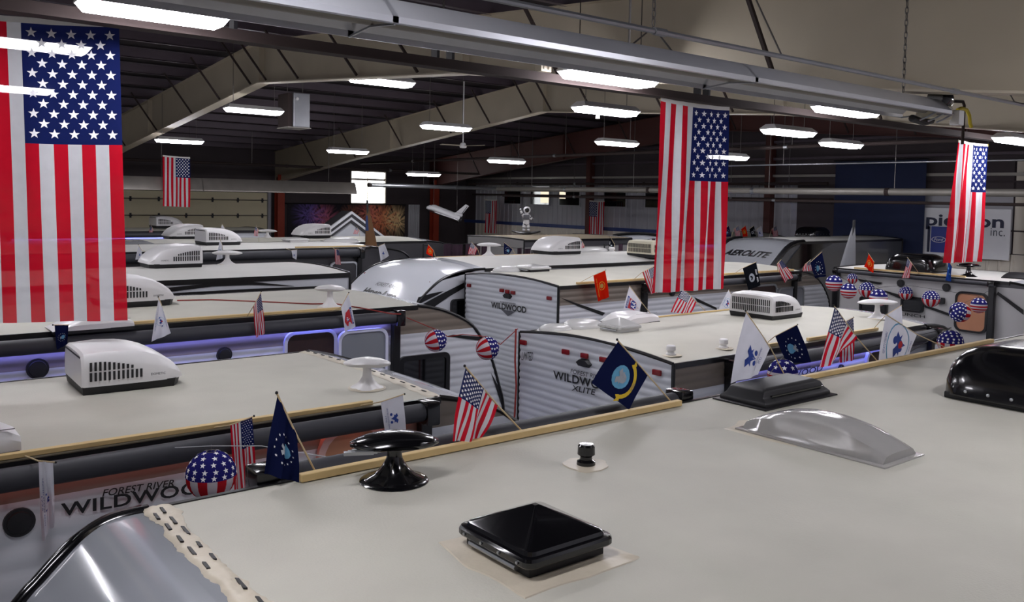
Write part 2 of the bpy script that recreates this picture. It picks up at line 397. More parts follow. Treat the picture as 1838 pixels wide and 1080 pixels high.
# cream overhead door, section by section
dr = thing('door_1', 'wide cream sectional overhead door behind the far trailers', None, (6, YF, 0), kind='structure')
secs = [0.0, 0.62, 1.24, 1.86, 2.48, 2.93, 3.56, 4.19, 4.52]
hm = MB().box(-0.035, 0.035, -0.03, 0, -0.09, 0.09).box(-0.06, 0.06, -0.035, 0, -0.02, 0.02)
hp = None
for a, b in zip(secs, secs[1:]):
    s_ = build('door_section', MB().box(-2.0, 14.42, YF-0.02, YF+0.06, a+0.012, b-0.012), DOORC, dr, bevel=0.01, seg=1, smooth=0)
    if 2 < b < 4.4:
        for k in range(13):
            xx = 14.2-k*1.03
            if hp is None: hp = h_ = build('hinge', hm, BLACKM, s_, smooth=0, world=False)
            else: h_ = hp.copy(); COL.objects.link(h_); h_.parent = s_
            h_.location = (xx-6, -0.03, b)
for k in range(5):
    build('strut_rail', MB().box(-2, 14.42, YF-0.05, YF-0.02, secs[k+4]+0.02, secs[k+4]+0.04), FRAMEC, dr, smooth=0)
build('door_light_block', MB().box(-2.0, 14.5, YF+0.07, YF+0.2, 0, 4.52), DARKW, dr, smooth=0)  # unseen sheet added to block daylight leaking through the section gaps
build('door_jamb', MB().box(14.42, 14.55, YF-0.12, YF, 0, 4.55), GWALL, dr, smooth=0)
# daylight window in the far wall
wd = thing('window_1', 'bright overexposed daylight window high in the far wall', None, (19.15, YF, 4.1), kind='structure')
for (xa, xb) in ((18.3, 19.135), (19.165, 20.0)):
    for za, zb in ((4.15, 5.15), (5.24, 5.53)):
        p_ = MB().box(xa, xb, YF+0.08, YF+0.1, za, zb); 
        pm_ = mat('sunlit_translucent_pane', 'f4f2ee', 0.4, var=0.02)
        pm_.node_tree.nodes['Principled BSDF'].inputs['Transmission Weight'].default_value = 1.0
        pm_.node_tree.nodes['Principled BSDF'].inputs['IOR'].default_value = 1.02
        build('window_pane', p_, pm_, wd, smooth=0)
m_ = MB()
m_.box(18.25, 20.05, YF-0.03, YF+0.15, 4.1, 4.15); m_.box(18.25, 20.05, YF-0.03, YF+0.15, 5.53, 5.58); m_.box(18.25, 18.3, YF-0.03, YF+0.15, 4.1, 5.58); m_.box(20, 20.05, YF-0.03, YF+0.15, 4.1, 5.58)
m_.box(18.25, 20.05, YF, YF+0.12, 5.15, 5.24); m_.box(19.135, 19.165, YF+0.05, YF+0.12, 4.1, 5.58)
build('window_frame', m_, mat('pale_window_frame', 'c9bfae', 0.5), wd, smooth=0)
# fireworks mural on the far wall
def mural_mat():
    m = bpy.data.materials.new('fireworks_print'); m.use_nodes = True; nt = m.node_tree; b = nt.nodes['Principled BSDF']; b.inputs['Roughness'].default_value = 0.7
    tc = nt.nodes.new('ShaderNodeTexCoord'); acc = None
    nz = nt.nodes.new('ShaderNodeTexNoise'); nz.inputs['Scale'].default_value = 9; nz.inputs['Detail'].default_value = 6
    nt.links.new(tc.outputs['Object'], nz.inputs['Vector'])
    for (x, z, r, c) in ((1.0, 3.6, 0.9, (0.16, 0.1, 0.4)), (1.7, 3.45, 0.8, (0.5, 0.12, 0.2)), (1.9, 3.0, 0.5, (0.5, 0.15, 0.05)), (3.0, 3.5, 0.7, (0.35, 0.12, 0.06)),
                         (3.9, 3.7, 0.8, (0.75, 0.2, 0.15)), (4.55, 3.4, 1.0, (0.9, 0.3, 0.12)), (5.3, 3.35, 0.85, (1.0, 0.72, 0.35)), (4.2, 2.9, 0.6, (0.5, 0.12, 0.06))):
        sub = nt.nodes.new('ShaderNodeVectorMath'); sub.operation = 'SUBTRACT'; sub.inputs[1].default_value = (x, 0, z)
        nt.links.new(tc.outputs['Object'], sub.inputs[0])
        ln = nt.nodes.new('ShaderNodeVectorMath'); ln.operation = 'LENGTH'; nt.links.new(sub.outputs[0], ln.inputs[0])
        nr = nt.nodes.new('ShaderNodeVectorMath'); nr.operation = 'NORMALIZE'; nt.links.new(sub.outputs[0], nr.inputs[0])
        rn = nt.nodes.new('ShaderNodeTexNoise'); rn.inputs['Scale'].default_value = 7; nt.links.new(nr.outputs[0], rn.inputs['Vector'])
        mr = nt.nodes.new('ShaderNodeMapRange'); mr.inputs[1].default_value = r; mr.inputs[2].default_value = 0; nt.links.new(ln.outputs['Value'], mr.inputs[0])
        rr = nt.nodes.new('ShaderNodeMapRange'); rr.inputs[1].default_value = 0.35; rr.inputs[2].default_value = 0.62; nt.links.new(rn.outputs['Fac'], rr.inputs[0])
        mu = nt.nodes.new('ShaderNodeMath'); mu.operation = 'MULTIPLY'; nt.links.new(mr.outputs[0], mu.inputs[0]); nt.links.new(rr.outputs[0], mu.inputs[1])
        sc = nt.nodes.new('ShaderNodeVectorMath'); sc.operation = 'SCALE'; sc.inputs[0].default_value = tuple(1.7*v for v in c); nt.links.new(mu.outputs[0], sc.inputs['Scale'])
        if acc is None: acc = sc
        else:
            ad = nt.nodes.new('ShaderNodeVectorMath'); ad.operation = 'ADD'; nt.links.new(acc.outputs[0], ad.inputs[0]); nt.links.new(sc.outputs[0], ad.inputs[1]); acc = ad
    ad = nt.nodes.new('ShaderNodeVectorMath'); ad.operation = 'ADD'; nt.links.new(acc.outputs[0], ad.inputs[0]); ad.inputs[1].default_value = (0.012, 0.008, 0.016)
    nt.links.new(ad.outputs[0], b.inputs['Base Color'])
    return m
mu = thing('fireworks_mural', 'long dark mural printed with red and gold fireworks bursts', 'mural', (15.3, YF-0.1, 0))
build('mural_cloth', MB().box(15.3, 21.05, YF-0.03, YF-0.004, 2.2, 4.06), mural_mat(), mu, smooth=0)
build('mural_rail', MB().tube([(15.2, YF-0.025, 4.08), (21.1, YF-0.025, 4.08)], 0.025), BLACKM, mu)
prn = MB()
for k in range(6):
    prn.box(21.22+k*0.1, 21.31+k*0.1, YF-0.09, YF-0.05, 0, 4.1)
tag(build('wall_facing_sheet', prn, ALU, smooth=0), 'strip of white ribbed sheet steel beside the fireworks mural', 'sheet')

# ================================================================== fluorescent fixtures
def make_light():
    t = thing('fluorescent_fixture', 'x', 'light', (0,0,0), group='fluorescent fixtures hanging from the roof')
    L, W = 1.22, 0.34
    m_ = MB(); m_.loft([[(-L/2, -W/2, 0.012), (L/2, -W/2, 0.012), (L/2, W/2, 0.012), (-L/2, W/2, 0.012)], [(-L/2, -W/2, 0.03), (L/2, -W/2, 0.03), (L/2, W/2, 0.03), (-L/2, W/2, 0.03)],
                        [(-L/2+0.05, -0.09, 0.10), (L/2-0.05, -0.09, 0.10), (L/2-0.05, 0.09, 0.10), (-L/2+0.05, 0.09, 0.10)]])
    build('housing', m_, WHITEP, t, smooth=0, world=False)
    m_ = MB(); m_.loft([[(-L/2+0.01, -W/2+0.01, 0.012), (L/2-0.01, -W/2+0.01, 0.012), (L/2-0.01, W/2-0.01, 0.012), (-L/2+0.01, W/2-0.01, 0.012)],
                        [(-L/2+0.06, -W/2+0.05, -0.06), (L/2-0.06, -W/2+0.05, -0.06), (L/2-0.06, W/2-0.05, -0.06), (-L/2+0.06, W/2-0.05, -0.06)]])
    build('lens', m_, LENS, t, smooth=0, world=False)
    for sx in (-0.45, 0.45):
        m_ = MB(); m_.tube([(0, 0, 0), (0, 0, 1)], 0.006, 5); hw_ = build('hanger_wire', m_, CHAIN, t, smooth=0, world=False); hw_.location = (sx, 0, 0.09)
    return t
LP = make_light(); first = True
light_spots = [((140, 8), 6.45, 'large near fluorescent fixture beside the biggest flag'), ((630, 142), 13.6, 'fluorescent fixture under the ridge of the nearest full roof frame'),
    ((405, 196), 17.9, 'fluorescent fixture beside the hanging metal box'), ((280, 252), 23.9, 'fluorescent fixture above the small flag by the overhead door'),
    ((590, 271), 22.7, 'fluorescent fixture below the far end of the middle roof frame'), ((760, 227), 16.4, 'fluorescent fixture in front of the middle roof frame, above a ceiling fan'),
    ((1018, 131), 6.55, 'fluorescent fixture tucked directly behind the long heater reflector'), ((1037, 195), 9.8, 'fluorescent fixture with a small sensor hanging under it'),
    ((1075, 256), 14.9, 'fluorescent fixture hanging over the astronaut figure'), ((880, 289), 20.3, 'fluorescent fixture above the hanging space shuttle'),
    ((733, 313), 25.2, 'fluorescent fixture right of the daylight window'), ((1279, 281), 13.2, 'fluorescent fixture glowing at the edge of the tall hanging flag'),
    ((1378, 235), 8.8, 'fluorescent fixture between the tall flag and the heater burner'), ((1474, 194), 6.3, 'fluorescent fixture just under the heater reflector near its burner'),
    ((1481, 258), 10.0, 'fluorescent fixture above the navy wall banner'), ((1797, 250), 6.3, 'fluorescent fixture right of the flag that covers the wall sign'),
    ((-70, 68), 10.6, 'upper fluorescent fixture shining through the biggest flag'), ((-80, 152), 14.3, 'lower fluorescent fixture shining through the biggest flag')]
for (p, y, lab) in light_spots:
    a = onY(p[0], p[1], y); loc = (a.x+(0.5 if first else 0.61), a.y, a.z+0.02)
    if first: LP.location = loc; LP['label'] = lab; XF[LP.name] = Matrix.Translation(loc).inverted(); first = False; LP.scale = (0.82,)*3
    else: dup(LP, loc, (0, 0, 0), lab)
def fit_wires(r_):
    for c in kids(r_):
        if c.name.startswith('hanger_wire'): c.scale = (1, 1, (roofz(r_.location.y)-r_.location.z)/r_.scale.z-0.09)
# unseen fixtures, added out of view to brighten the roofs and walls
for k, loc in enumerate(((-3.2, 3.2, 6.1), (0.6, 2.6, 6.1), (5.2, 0.9, 5.75), (1.3, 24.0, 5.85), (-3.5, 21.0, 6.1), (1.0, 30.5, 5.5), (21.0, 5.3, 5.75), (21.0, 1.5, 5.6), (12.5, 2.4, 5.8), (-3.5, 8.0, 6.1), (-3.5, 14.5, 6.3), (16.5, 3.0, 5.8))):
    dup(LP, loc, (0, 0, 0), 'unseen fluorescent fixture added to brighten the roofs and walls')

for o_ in [o for o in bpy.data.objects if o.name.startswith('fluorescent_fixture')]: fit_wires(o_)

# ================================================================== heater, beams, pipes under the roof
def heater(name, label, ax, c0, c1, other, z, wd, hgt, tube_r, rods=(), rm=None):
    """radiant tube heater: folded reflector hood over a tube; ax 'x' or 'y'"""
    def P(l, o, h): return (l, other+o, z+h) if ax == 'x' else (other+o, l, z+h)
    t = thing(name, label, 'heater', P((c0+c1)/2, 0, 0))
    prof = [(-wd/2, 0.0), (-wd/2, 0.035), (-wd*0.32, hgt*0.78), (-wd*0.2, hgt), (wd*0.2, hgt), (wd*0.32, hgt*0.78), (wd/2, 0.035), (wd/2, 0.0)]
    inn = [(o*0.965, max(0, h-0.006)) for o, h in prof]
    n = max(1, int((c1-c0)/2.4)); st = (c1-c0)/n
    for k in range(n):
        a, b = c0+k*st, c0+(k+1)*st+0.03
        m_ = MB(); m_.strip([[P(a, o, h) for o, h in prof], [P(b, o, h) for o, h in prof]]); m_.strip([[P(a, o, h) for o, h in inn], [P(b, o, h) for o, h in inn]])
        m_.strip([[P(a, -wd/2, 0), P(b, -wd/2, 0)], [P(a, -wd/2-0.02, 0.002), P(b, -wd/2-0.02, 0.002)]]); m_.strip([[P(a, wd/2, 0), P(b, wd/2, 0)], [P(a, wd/2+0.02, 0.002), P(b, wd/2+0.02, 0.002)]])
        build('reflector_section', m_, rm or ALUREF, t, smooth=20)
        m_ = MB(); q = P(b, 0, 0)
        m_.tube([P(b-0.02, -wd/2, 0.0), P(b-0.02, 0, 0.02), P(b-0.02, wd/2, 0.0)], 0.007, 5); build('tube_hanger', m_, STEEL, t)
    build('burner_tube', MB().tube([P(c0-0.1, 0, hgt*0.45), P(c1+0.1, 0, hgt*0.45)], tube_r, 14), DIRTYP, t)
    for r_ in rods:
        zt = roofz(P(r_, 0, 0)[1])+0.01
        build('hanger_rod', MB().tube([P(r_, 0, hgt), P(r_, 0, zt-z)], 0.008, 5), CHAIN, t)
    return t
h1 = heater('radiant_tube_heater', 'long aluminium radiant tube heater hanging overhead with black burner', 'x', -6.0, 7.35, 3.62, CZ+0.767, 0.43, 0.14, 0.04, rods=(3.74, 0.2))
# burner at its right end
bx, by, bz = 7.62, 3.62, CZ+0.767
m_ = MB(); m_.lathe([(0.0, -0.12), (0.07, -0.12), (0.09, -0.08), (0.09, 0.04), (0.07, 0.09), (0, 0.09)], (bx-0.03, by-0.02, bz+0.16), 18, mx=Matrix.Rotation(math.pi/2, 3, 'Y')); build('blower_motor', m_, BLACKP, h1)
build('burner_box', MB().box(bx-0.28, bx+0.04, by-0.1, by+0.08, bz-0.02, bz+0.1), IVORY, h1, bevel=0.03)
build('control_box', MB().box(bx+0.05, bx+0.15, by-0.14, by-0.06, bz-0.06, bz+0.07), WHITEP, h1, bevel=0.006, smooth=0)
for k in range(3): build('mount_bracket', MB().tube([(bx-0.55+0.14*k, by-0.1, bz-0.06), (bx-0.5+0.14*k, by-0.14, bz-0.03), (bx-0.44+0.14*k, by-0.19, bz+0.02)], 0.008, 6), STEEL, h1)
build('burner_elbow', MB().tube([(bx-0.45, by+0.02, bz-0.03), (bx-0.25, by+0.02, bz-0.05), (bx-0.12, by+0.02, bz-0.03), (bx-0.05, by+0.02, bz+0.05)], 0.03, 10), BLACKM, h1)
ga = Vector((bx+0.15, by-0.08, bz+0.08))
build('gas_hose', MB().tube([ga, ga+Vector((0.07, 0, 0.02)), ga+Vector((0.17, 0, 0.015)), ga+Vector((0.23, 0, -0.03)), ga+Vector((0.25, 0, -0.1)), ga+Vector((0.28, 0, -0.13))], 0.016, 8), YEL, h1)
build('gas_drop_pipe', MB().tube([(bx+0.12, by, bz+0.16), (bx+0.42, by, bz+0.18), (bx+0.45, by, bz+0.15), (bx+0.45, by, bz-0.2)], 0.014, 8), RUST, h1)
def chain(name, label, p, ztop, link=0.05):
    t = thing(name, label, 'chain', p); n = int((ztop-p[2])/link*1.0)
    base = None
    for k in range(n):
        if base is None or k < 2:
            m_ = MB(); ps = [Vector((0.012*math.cos(a), 0, 0.034*math.sin(a))) for a in [2*math.pi*i/10 for i in range(11)]]
            if base is None: m_.tube(ps, 0.004, 5, caps=False); o = build('link', m_, CHAIN, t, world=False); base = o
            else: o = base.copy(); COL.objects.link(o); o.parent = t
        else: o = base.copy(); COL.objects.link(o); o.parent = t
        o.location = (0, 0, 0.03+k*link); o.rotation_euler = (0, 0, math.pi/2*(k % 2))
    return t
cp = onY(1653, 172, 3.62)
chain('heater_chain', 'long steel link chain holding up the heater near its burner', (6.97, 3.62, bz+0.15), 7.0)
cp = onY(1172, 75, 3.62)
chain('heater_chain', 'short steel chain on the hook above the heater reflector', (cp.x, 3.62, bz+0.28), 7.0)
build_h = MB().tube([(cp.x-0.2, 3.62, bz+0.14), (cp.x, 3.62, bz+0.28), (cp.x+0.2, 3.62, bz+0.14)], 0.006, 5); build('sling_wire', build_h, CHAIN, h1)
# rust-brown rail carrying the flags
t = thing('steel_rail', 'long rust-brown steel rail hanging behind the heater reflector', 'beam', (4, 6.9, CZ+1.24))
m_ = MB(); m_.box(-8.5, 18.6, 6.86, 6.94, CZ+1.21, CZ+1.30); m_.box(-8.5, 18.6, 6.82, 6.98, CZ+1.205, CZ+1.22)
build('rail_beam', m_, RUST, t, smooth=0)
for px in (795, 1262, 400, 1560):
    a = onY(px, 100, 6.9).x
    m_ = MB(); m_.box(a-0.1, a-0.07, 6.85, 6.95, CZ+1.3, CZ+1.48); m_.box(a+0.07, a+0.1, 6.85, 6.95, CZ+1.3, CZ+1.48); m_.box(a-0.1, a+0.1, 6.88, 6.92, CZ+1.39, CZ+1.405); build('rail_bracket', m_, BLACKM, t, smooth=0)
    build('rail_rod', MB().tube([(a, 6.9, CZ+1.4), (a, 6.9, roofz(6.9)+0.01)], 0.01, 5), CHAIN, t)
jb = onY(968, 126, 6.9); m_ = MB().box(jb.x-0.06, jb.x+0.08, 6.8, 6.9, CZ+1.3, CZ+1.37)
m_.box(jb.x-0.03, jb.x, 6.79, 6.81, CZ+1.32, CZ+1.35); m_.box(jb.x+0.03, jb.x+0.06, 6.79, 6.81, CZ+1.32, CZ+1.35)
build('outlet_box', m_, FRAMEL, t, bevel=0.006, smooth=0)
# conduit in front of the heater
t = thing('conduit_pipe', 'thin galvanised conduit running above and in front of the heater', 'pipe', (4, 2.85, CZ+0.807))
for k in range(6):
    build('conduit_length', MB().tube([(-6+k*3.05, 2.85, CZ+0.807), (-6+(k+1)*3.05-0.01, 2.85, CZ+0.807)], 0.014, 8), STEEL, t); build('coupling', MB().tube([(-6+k*3.05-0.04, 2.85, CZ+0.807), (-6+k*3.05+0.04, 2.85, CZ+0.807)], 0.02, 8), STEEL, t)
    build('hanger_rod', MB().tube([(-5+k*3.05, 2.85, CZ+0.807), (-5+k*3.05, 3.6, roofz(2.85)+0.01)], 0.005, 5), CHAIN, t)
# heater on the far side and tube runs along the end wall
heater('radiant_tube_heater', 'long dull reflector heater in front of the cream overhead door', 'x', -4, 14.4, 27, CZ+0.02, 0.6, 0.4, 0.07, rods=(2, 8, 13.5), rm=mat('dull_reflector', '85807a', 0.4, metal=0.6, var=0.2, scale=3))
def pipe(name, label, ax, c0, c1, other, z, r, m, rods=(), step=4.0, mb_=12):
    def P(l): return (l, other, z) if ax == 'x' else (other, l, z)
    t = thing(name, label, 'pipe', P((c0+c1)/2)); n = max(1, round((c1-c0)/step)); st = (c1-c0)/n
    for k in range(n):
        build('pipe_length', MB().tube([P(c0+k*st), P(c0+(k+1)*st)], r, mb_), m, t)
        build('collar', MB().tube([P(c0+k*st-0.05), P(c0+k*st+0.05)], r*1.15, mb_), STEEL if k % 2 else RUST, t)
    for q in rods:
        build('hanger_rod', MB().tube([P(q), P(q)[:2]+(roofz(P(q)[1])+0.01,)], 0.01, 5), CHAIN, t)
    return t
pipe('heater_tube', 'thick grey heater tube crossing in front of the navy wall banner', 'y', 3, 26, 20.0, CZ+0.33, 0.085, DIRTYP, (6, 10.5, 14, 19, 24))
pipe('heater_tube', 'thin dark return pipe just below the thick grey heater tube', 'y', 2, 26, 20.25, CZ+0.08, 0.035, RUST, (9, 17))
pipe('heater_tube', 'thin bright pipe above the space shuttle model', 'x', 14.8, 22.0, 26.5, CZ+0.35, 0.07, STEEL, (17, 21))
pipe('cable_conduit', 'pale cable conduit sagging across the dark end wall', 'y', 3.5, 16.5, 19.0, CZ+0.98, 0.02, STEEL, (12.9,), step=6)
pipe('sprinkler_pipe', 'dark sprinkler pipe under the roof beyond the middle frame', 'y', 8, 33, 18.0, CZ+1.35, 0.045, RUST, (12, 20, 28))
pipe('sprinkler_pipe', 'dark sprinkler branch above the overhead door', 'x', -4, 22, 30.0, CZ+1.0, 0.05, RUST, (4, 12, 19))
pipe('sprinkler_pipe', 'dark pipe run over the office windows', 'y', 14.5, 33, 23.6, CZ+0.62, 0.05, RUST, (18, 24, 30))
pipe('sprinkler_pipe', 'dark pipe run crossing the lower office windows', 'y', 14.5, 33, 23.9, CZ+0.14, 0.04, RUST, (16, 26))
# hanging sheet-metal box
a = onY(515, 165, 19.0); b = onY(553, 230, 19.0)
t = thing('sheet_metal_box', 'tall grey sheet-metal heater cabinet hanging under the roof', 'heater', (a.x, 19, b.z))
build('cabinet', MB().box(a.x+0.12, b.x, 18.9, 19.5, b.z, a.z), STEEL, t, bevel=0.02, smooth=0); build('side_panel', MB().box(a.x, a.x+0.12, 18.95, 19.5, b.z, a.z-0.02), RUST, t, bevel=0.01, smooth=0)
build('end_flange', MB().box(a.x-0.02, b.x+0.02, 18.88, 19.52, b.z-0.02, b.z), DIRTYP, t, smooth=0); build('gauge', MB().lathe([(0, -0.03), (0.035, -0.03), (0.035, 0.02), (0, 0.02)], (a.x+0.2, 18.88, a.z-0.15), 12, mx=Matrix.Rotation(math.pi/2, 3, 'X')), WHITEP, t)
for sx in (a.x+0.1, b.x-0.05): build('hanger_rod', MB().tube([(sx, 19.2, a.z), (sx, 19.2, roofz(19.2)+0.01)], 0.01, 5), CHAIN, t)
# ceiling fans
def fan(px, py, y, label):
    p = onY(px, py, y); t = thing('ceiling_fan', label, 'fan', p, group='ceiling fans')
    build('down_rod', MB().tube([p+Vector((0, 0, 0.1)), (p.x, p.y, roofz(y)+0.01)], 0.015, 6), WHITEP, t)
    build('motor', MB().lathe([(0, -0.06), (0.08, -0.05), (0.1, 0.0), (0.07, 0.07), (0.02, 0.1), (0, 0.1)], p, 14), WHITEP, t)
    for k in range(3):
        an = 2*math.pi*k/3+0.9; d = Vector((math.cos(an), math.sin(an), 0)); s_ = Vector((-d.y, d.x, 0))
        m_ = MB(); m_.loft([[p+d*0.09+s_*q[0]+Vector((0, 0, q[1])) for q in ((-0.04, 0.0), (0.04, 0.012), (0.04, 0.02), (-0.04, 0.008))], [p+d*0.65+s_*q[0]+Vector((0, 0, q[1])) for q in ((-0.07, 0.0), (0.07, 0.018), (0.07, 0.026), (-0.07, 0.008))]])
        build('blade', m_, FRAMEL, t, smooth=0)
fan(831, 262, 19.0, 'small pale ceiling fan below the middle roof frame'); 
sp = onY(1073, 207, 9.8)
t = thing('ceiling_sensor', 'small white cone sensor hanging under a fluorescent fixture', 'sensor', sp)
build('sensor_body', MB().lathe([(0, -0.06), (0.035, -0.05), (0.03, -0.01), (0.008, 0.03), (0.008, 0.1), (0, 0.1)], sp, 12), WHITEP, t)

# ================================================================== flags
def cloth_fn(T, L, FT, FL, amp, waves, phase=0.0, sag=0.0):
    T, L, FT, FL = (Vector(p) for p in (T, L, FT, FL))
    n = ((L-T)+(FL-FT)).cross((FT-T)+(FL-L)).normalized()
    def fn(s, t, lift=0.0):
        p = T*(1-s)*(1-t)+L*s*(1-t)+FT*(1-s)*t+FL*s*t
        wv = math.sin(2*math.pi*(s*waves+0.16*math.sin(3.2*t+phase))+phase)+0.45*math.sin(2*math.pi*(s*waves*1.9+0.3*t)+phase*2)
        return p+n*(amp*(0.25+0.75*min(1, t*1.6))*wv+lift)+Vector((0, 0, -sag*math.sin(math.pi*s)*(1-t)))
    return fn
def us_cloth(root, fn, hoist, fly, ns=39, nt=30, decal_lift=0.0025):
    m_ = MB()
    rows = [[fn(i/ns, j/nt) for i in range(ns+1)] for j in range(nt+1)]
    def mi(j, i):
        s, t = (i+0.5)/ns, (j+0.5)/nt
        if s < 7/13 and t < 0.4: return 2
        return 0 if int(s*13) % 2 == 0 else 1
    m_.strip(rows, mi); c = build('cloth', m_, [CRED, CWHT, CBLU], root, smooth=60)
    st = MB(); rs = 0.0315; rt = rs*hoist/fly
    for k in range(9):
        for q in range(11):
            if (k+q) % 2: continue
            cs, ct = (7/13)*(k+1)/10, 0.4*(q+1)/12
            for lf in (decal_lift, -decal_lift):
                vs = [fn(cs, ct, lf)]
                for z in range(10):
                    an = math.pi*z/5; r = 1.0 if z % 2 == 0 else 0.4
                    vs.append(fn(cs+rs*r*math.sin(an), ct-rt*r*math.cos(an), lf))
                st.add(vs, [(0, z+1, (z+1) % 10+1) for z in range(10)])
    build('stars', st, STAR, c, smooth=0)
    return c
def hanging_flag(label, TR, TL, length, amp=0.02, waves=3.0, phase=0.0, bottom_shift=(0, 0, 0), taper=1.0, cord=True):
    """flag hung by its hoist edge; TR/TL the two top corners, canton under TR"""
    TR, TL = Vector(TR), Vector(TL); c = (TR+TL)/2
    dn = Vector((0, 0, -length))+Vector(bottom_shift)
    FT = c+(TR-c)*taper+dn; FL = c+(TL-c)*taper+dn
    t = thing('hanging_flag', label, 'flag', c, group='large hanging flags')
    fn = cloth_fn(TR, TL, FT, FL, amp, waves, phase, sag=length*0.008)
    us_cloth(t, fn, (TR-TL).length, length)
    m_ = MB(); m_.strip([[fn(k/16, 0, 0.003)+Vector((0, 0, 0.035)) for k in range(17)], [fn(k/16, 0, 0.003)-Vector((0, 0, 0.01)) for k in range(17)]]); m_.strip([[fn(k/16, 0, -0.003)+Vector((0, 0, 0.035)) for k in range(17)], [fn(k/16, 0, -0.003)-Vector((0, 0, 0.01)) for k in range(17)]])
    build('header_band', m_, mat('canvas_header', 'c9c7c4', 0.8), t)
    for P in (TR, TL):
        q = P+(c-P)*0.03+Vector((0, 0, 0.018))
        m_ = MB(); ps = [q+Vector((0.014*math.cos(a), 0, 0.014*math.sin(a))) for a in [2*math.pi*i/8 for i in range(9)]]; m_.tube(ps, 0.004, 5, caps=False); build('grommet', m_, IGOLD, t)
        if cord: build('hanging_cord', MB().tube([q, q+Vector((0, 0, cord))], 0.003, 4), BLKROPE, t)
    return t
# biggest flag, left; light comes through it
TR = atD(214, 47, 6.9); dirv = Vector((-0.93, 0.36, 0.0)); TL = TR+dirv*1.30; TL.z = TR.z-0.0
hanging_flag('biggest hanging striped flag, beside the near fluorescent fixture', TR, TL, 2.36, 0.018, 2.2, 0.4, bottom_shift=(0.05, -0.02, 0), taper=1.0, cord=0.3)
a = onY(1308, 197, 6.9); b = onY(1185, 181, 6.9)
hanging_flag('tall hanging flag on the rust-brown rail, lower edge over the trailer roofs', (a.x, 6.9, a.z), (b.x, 6.9, a.z+0.01), 2.26, 0.03, 3.0, 1.1, bottom_shift=(-0.02, 0, 0), taper=1.06, cord=0.06)
a = onY(1774, 262, 6.9); b = onY(1720, 252, 6.9)
hanging_flag('narrow gathered hanging flag covering part of the dealer sign', (a.x, 6.9, a.z), (b.x, 6.9, a.z+0.01), 2.08, 0.045, 3.5, 2.2, bottom_shift=(-0.06, 0.05, 0), taper=1.08, cord=CZ+1.2-a.z)
a = onY(341, 284, 26.6); b = onY(292, 281, 26.6)
hanging_flag('small hanging flag in front of the cream overhead door', (a.x, 26.6, a.z), (b.x, 26.6, a.z+0.03), 1.48, 0.03, 2.0, 0.3, cord=1.2)
a = onX(871, 359, 23.9); b = onX(892, 359, 23.9)
hanging_flag('small hanging flag on the end wall beside the astronaut figure', (23.9, a.y, a.z), (23.9, b.y, a.z), 1.5, 0.03, 2.5, 0.9, cord=max(0.02, CZ+0.12-a.z))
a = onX(1058, 361, 23.9); b = onX(1085, 361, 23.9)
hanging_flag('small hanging flag on the end wall below an office window', (23.9, a.y, a.z), (23.9, b.y, a.z), 1.5, 0.02, 2.5, 1.9, cord=max(0.02, CZ+0.12-a.z))

ztop_hint = onX(1140, 419, 18.8).z-0.09
# small stick flags -------------------------------------------------
def decal(root, fn, polys, m, name='printed_emblem', lift=0.002):
    mb_ = MB()
    for vs, fs in polys:
        for lf in (lift, -lift): mb_.add([fn(s, t, lf) for s, t in vs], fs)
    return build(name, mb_, m, root, smooth=0)
def disc(cs, ct, r, asp, n=16): return ([(cs, ct)]+[(cs+r*math.cos(2*math.pi*k/n), ct+r*asp*math.sin(2*math.pi*k/n)) for k in range(n)], [(0, k+1, (k+1) % n+1) for k in range(n)])
def ringp(cs, ct, r, r2, asp, n=20):
    o = [(cs+r*math.cos(2*math.pi*k/n), ct+r*asp*math.sin(2*math.pi*k/n)) for k in range(n)]; i = [(cs+r2*math.cos(2*math.pi*k/n), ct+r2*asp*math.sin(2*math.pi*k/n)) for k in range(n)]
    return (o+i, [(k, (k+1) % n, n+(k+1) % n, n+k) for k in range(n)])
def starp(cs, ct, r, asp):
    v = [(cs, ct)]
    for z in range(10):
        an = math.pi*z/5; q = r*(1.0 if z % 2 == 0 else 0.42); v.append((cs-q*math.cos(an), ct+q*asp*math.sin(an)))
    return (v, [(0, z+1, (z+1) % 10+1) for z in range(10)])
def textp(s, cs, ct, w_, h_, **k):            # reads along the fly, top towards the tip
    vs, fs = textmesh(s, **k); return ([(cs-(b-0.5)*h_, ct+(a-0.5)*w_) for a, b in vs], fs)
def eagle(cs, ct, r, asp):                    # spread-wing emblem
    P = [(-.9,-.35),(-.35,-.55),(-.05,-.2),(.05,-.2),(.35,-.6),(.95,-.3),(.6,.05),(.85,.3),(.35,.25),(.15,.6),(0,.95),(-.15,.6),(-.4,.25),(-.8,.35),(-.55,.05)]
    v = [(cs, ct)]+[(cs+b*r, ct+a*r*asp) for a, b in P]
    return (v, [(0, k+1, (k+1) % len(P)+1) for k in range(len(P))])
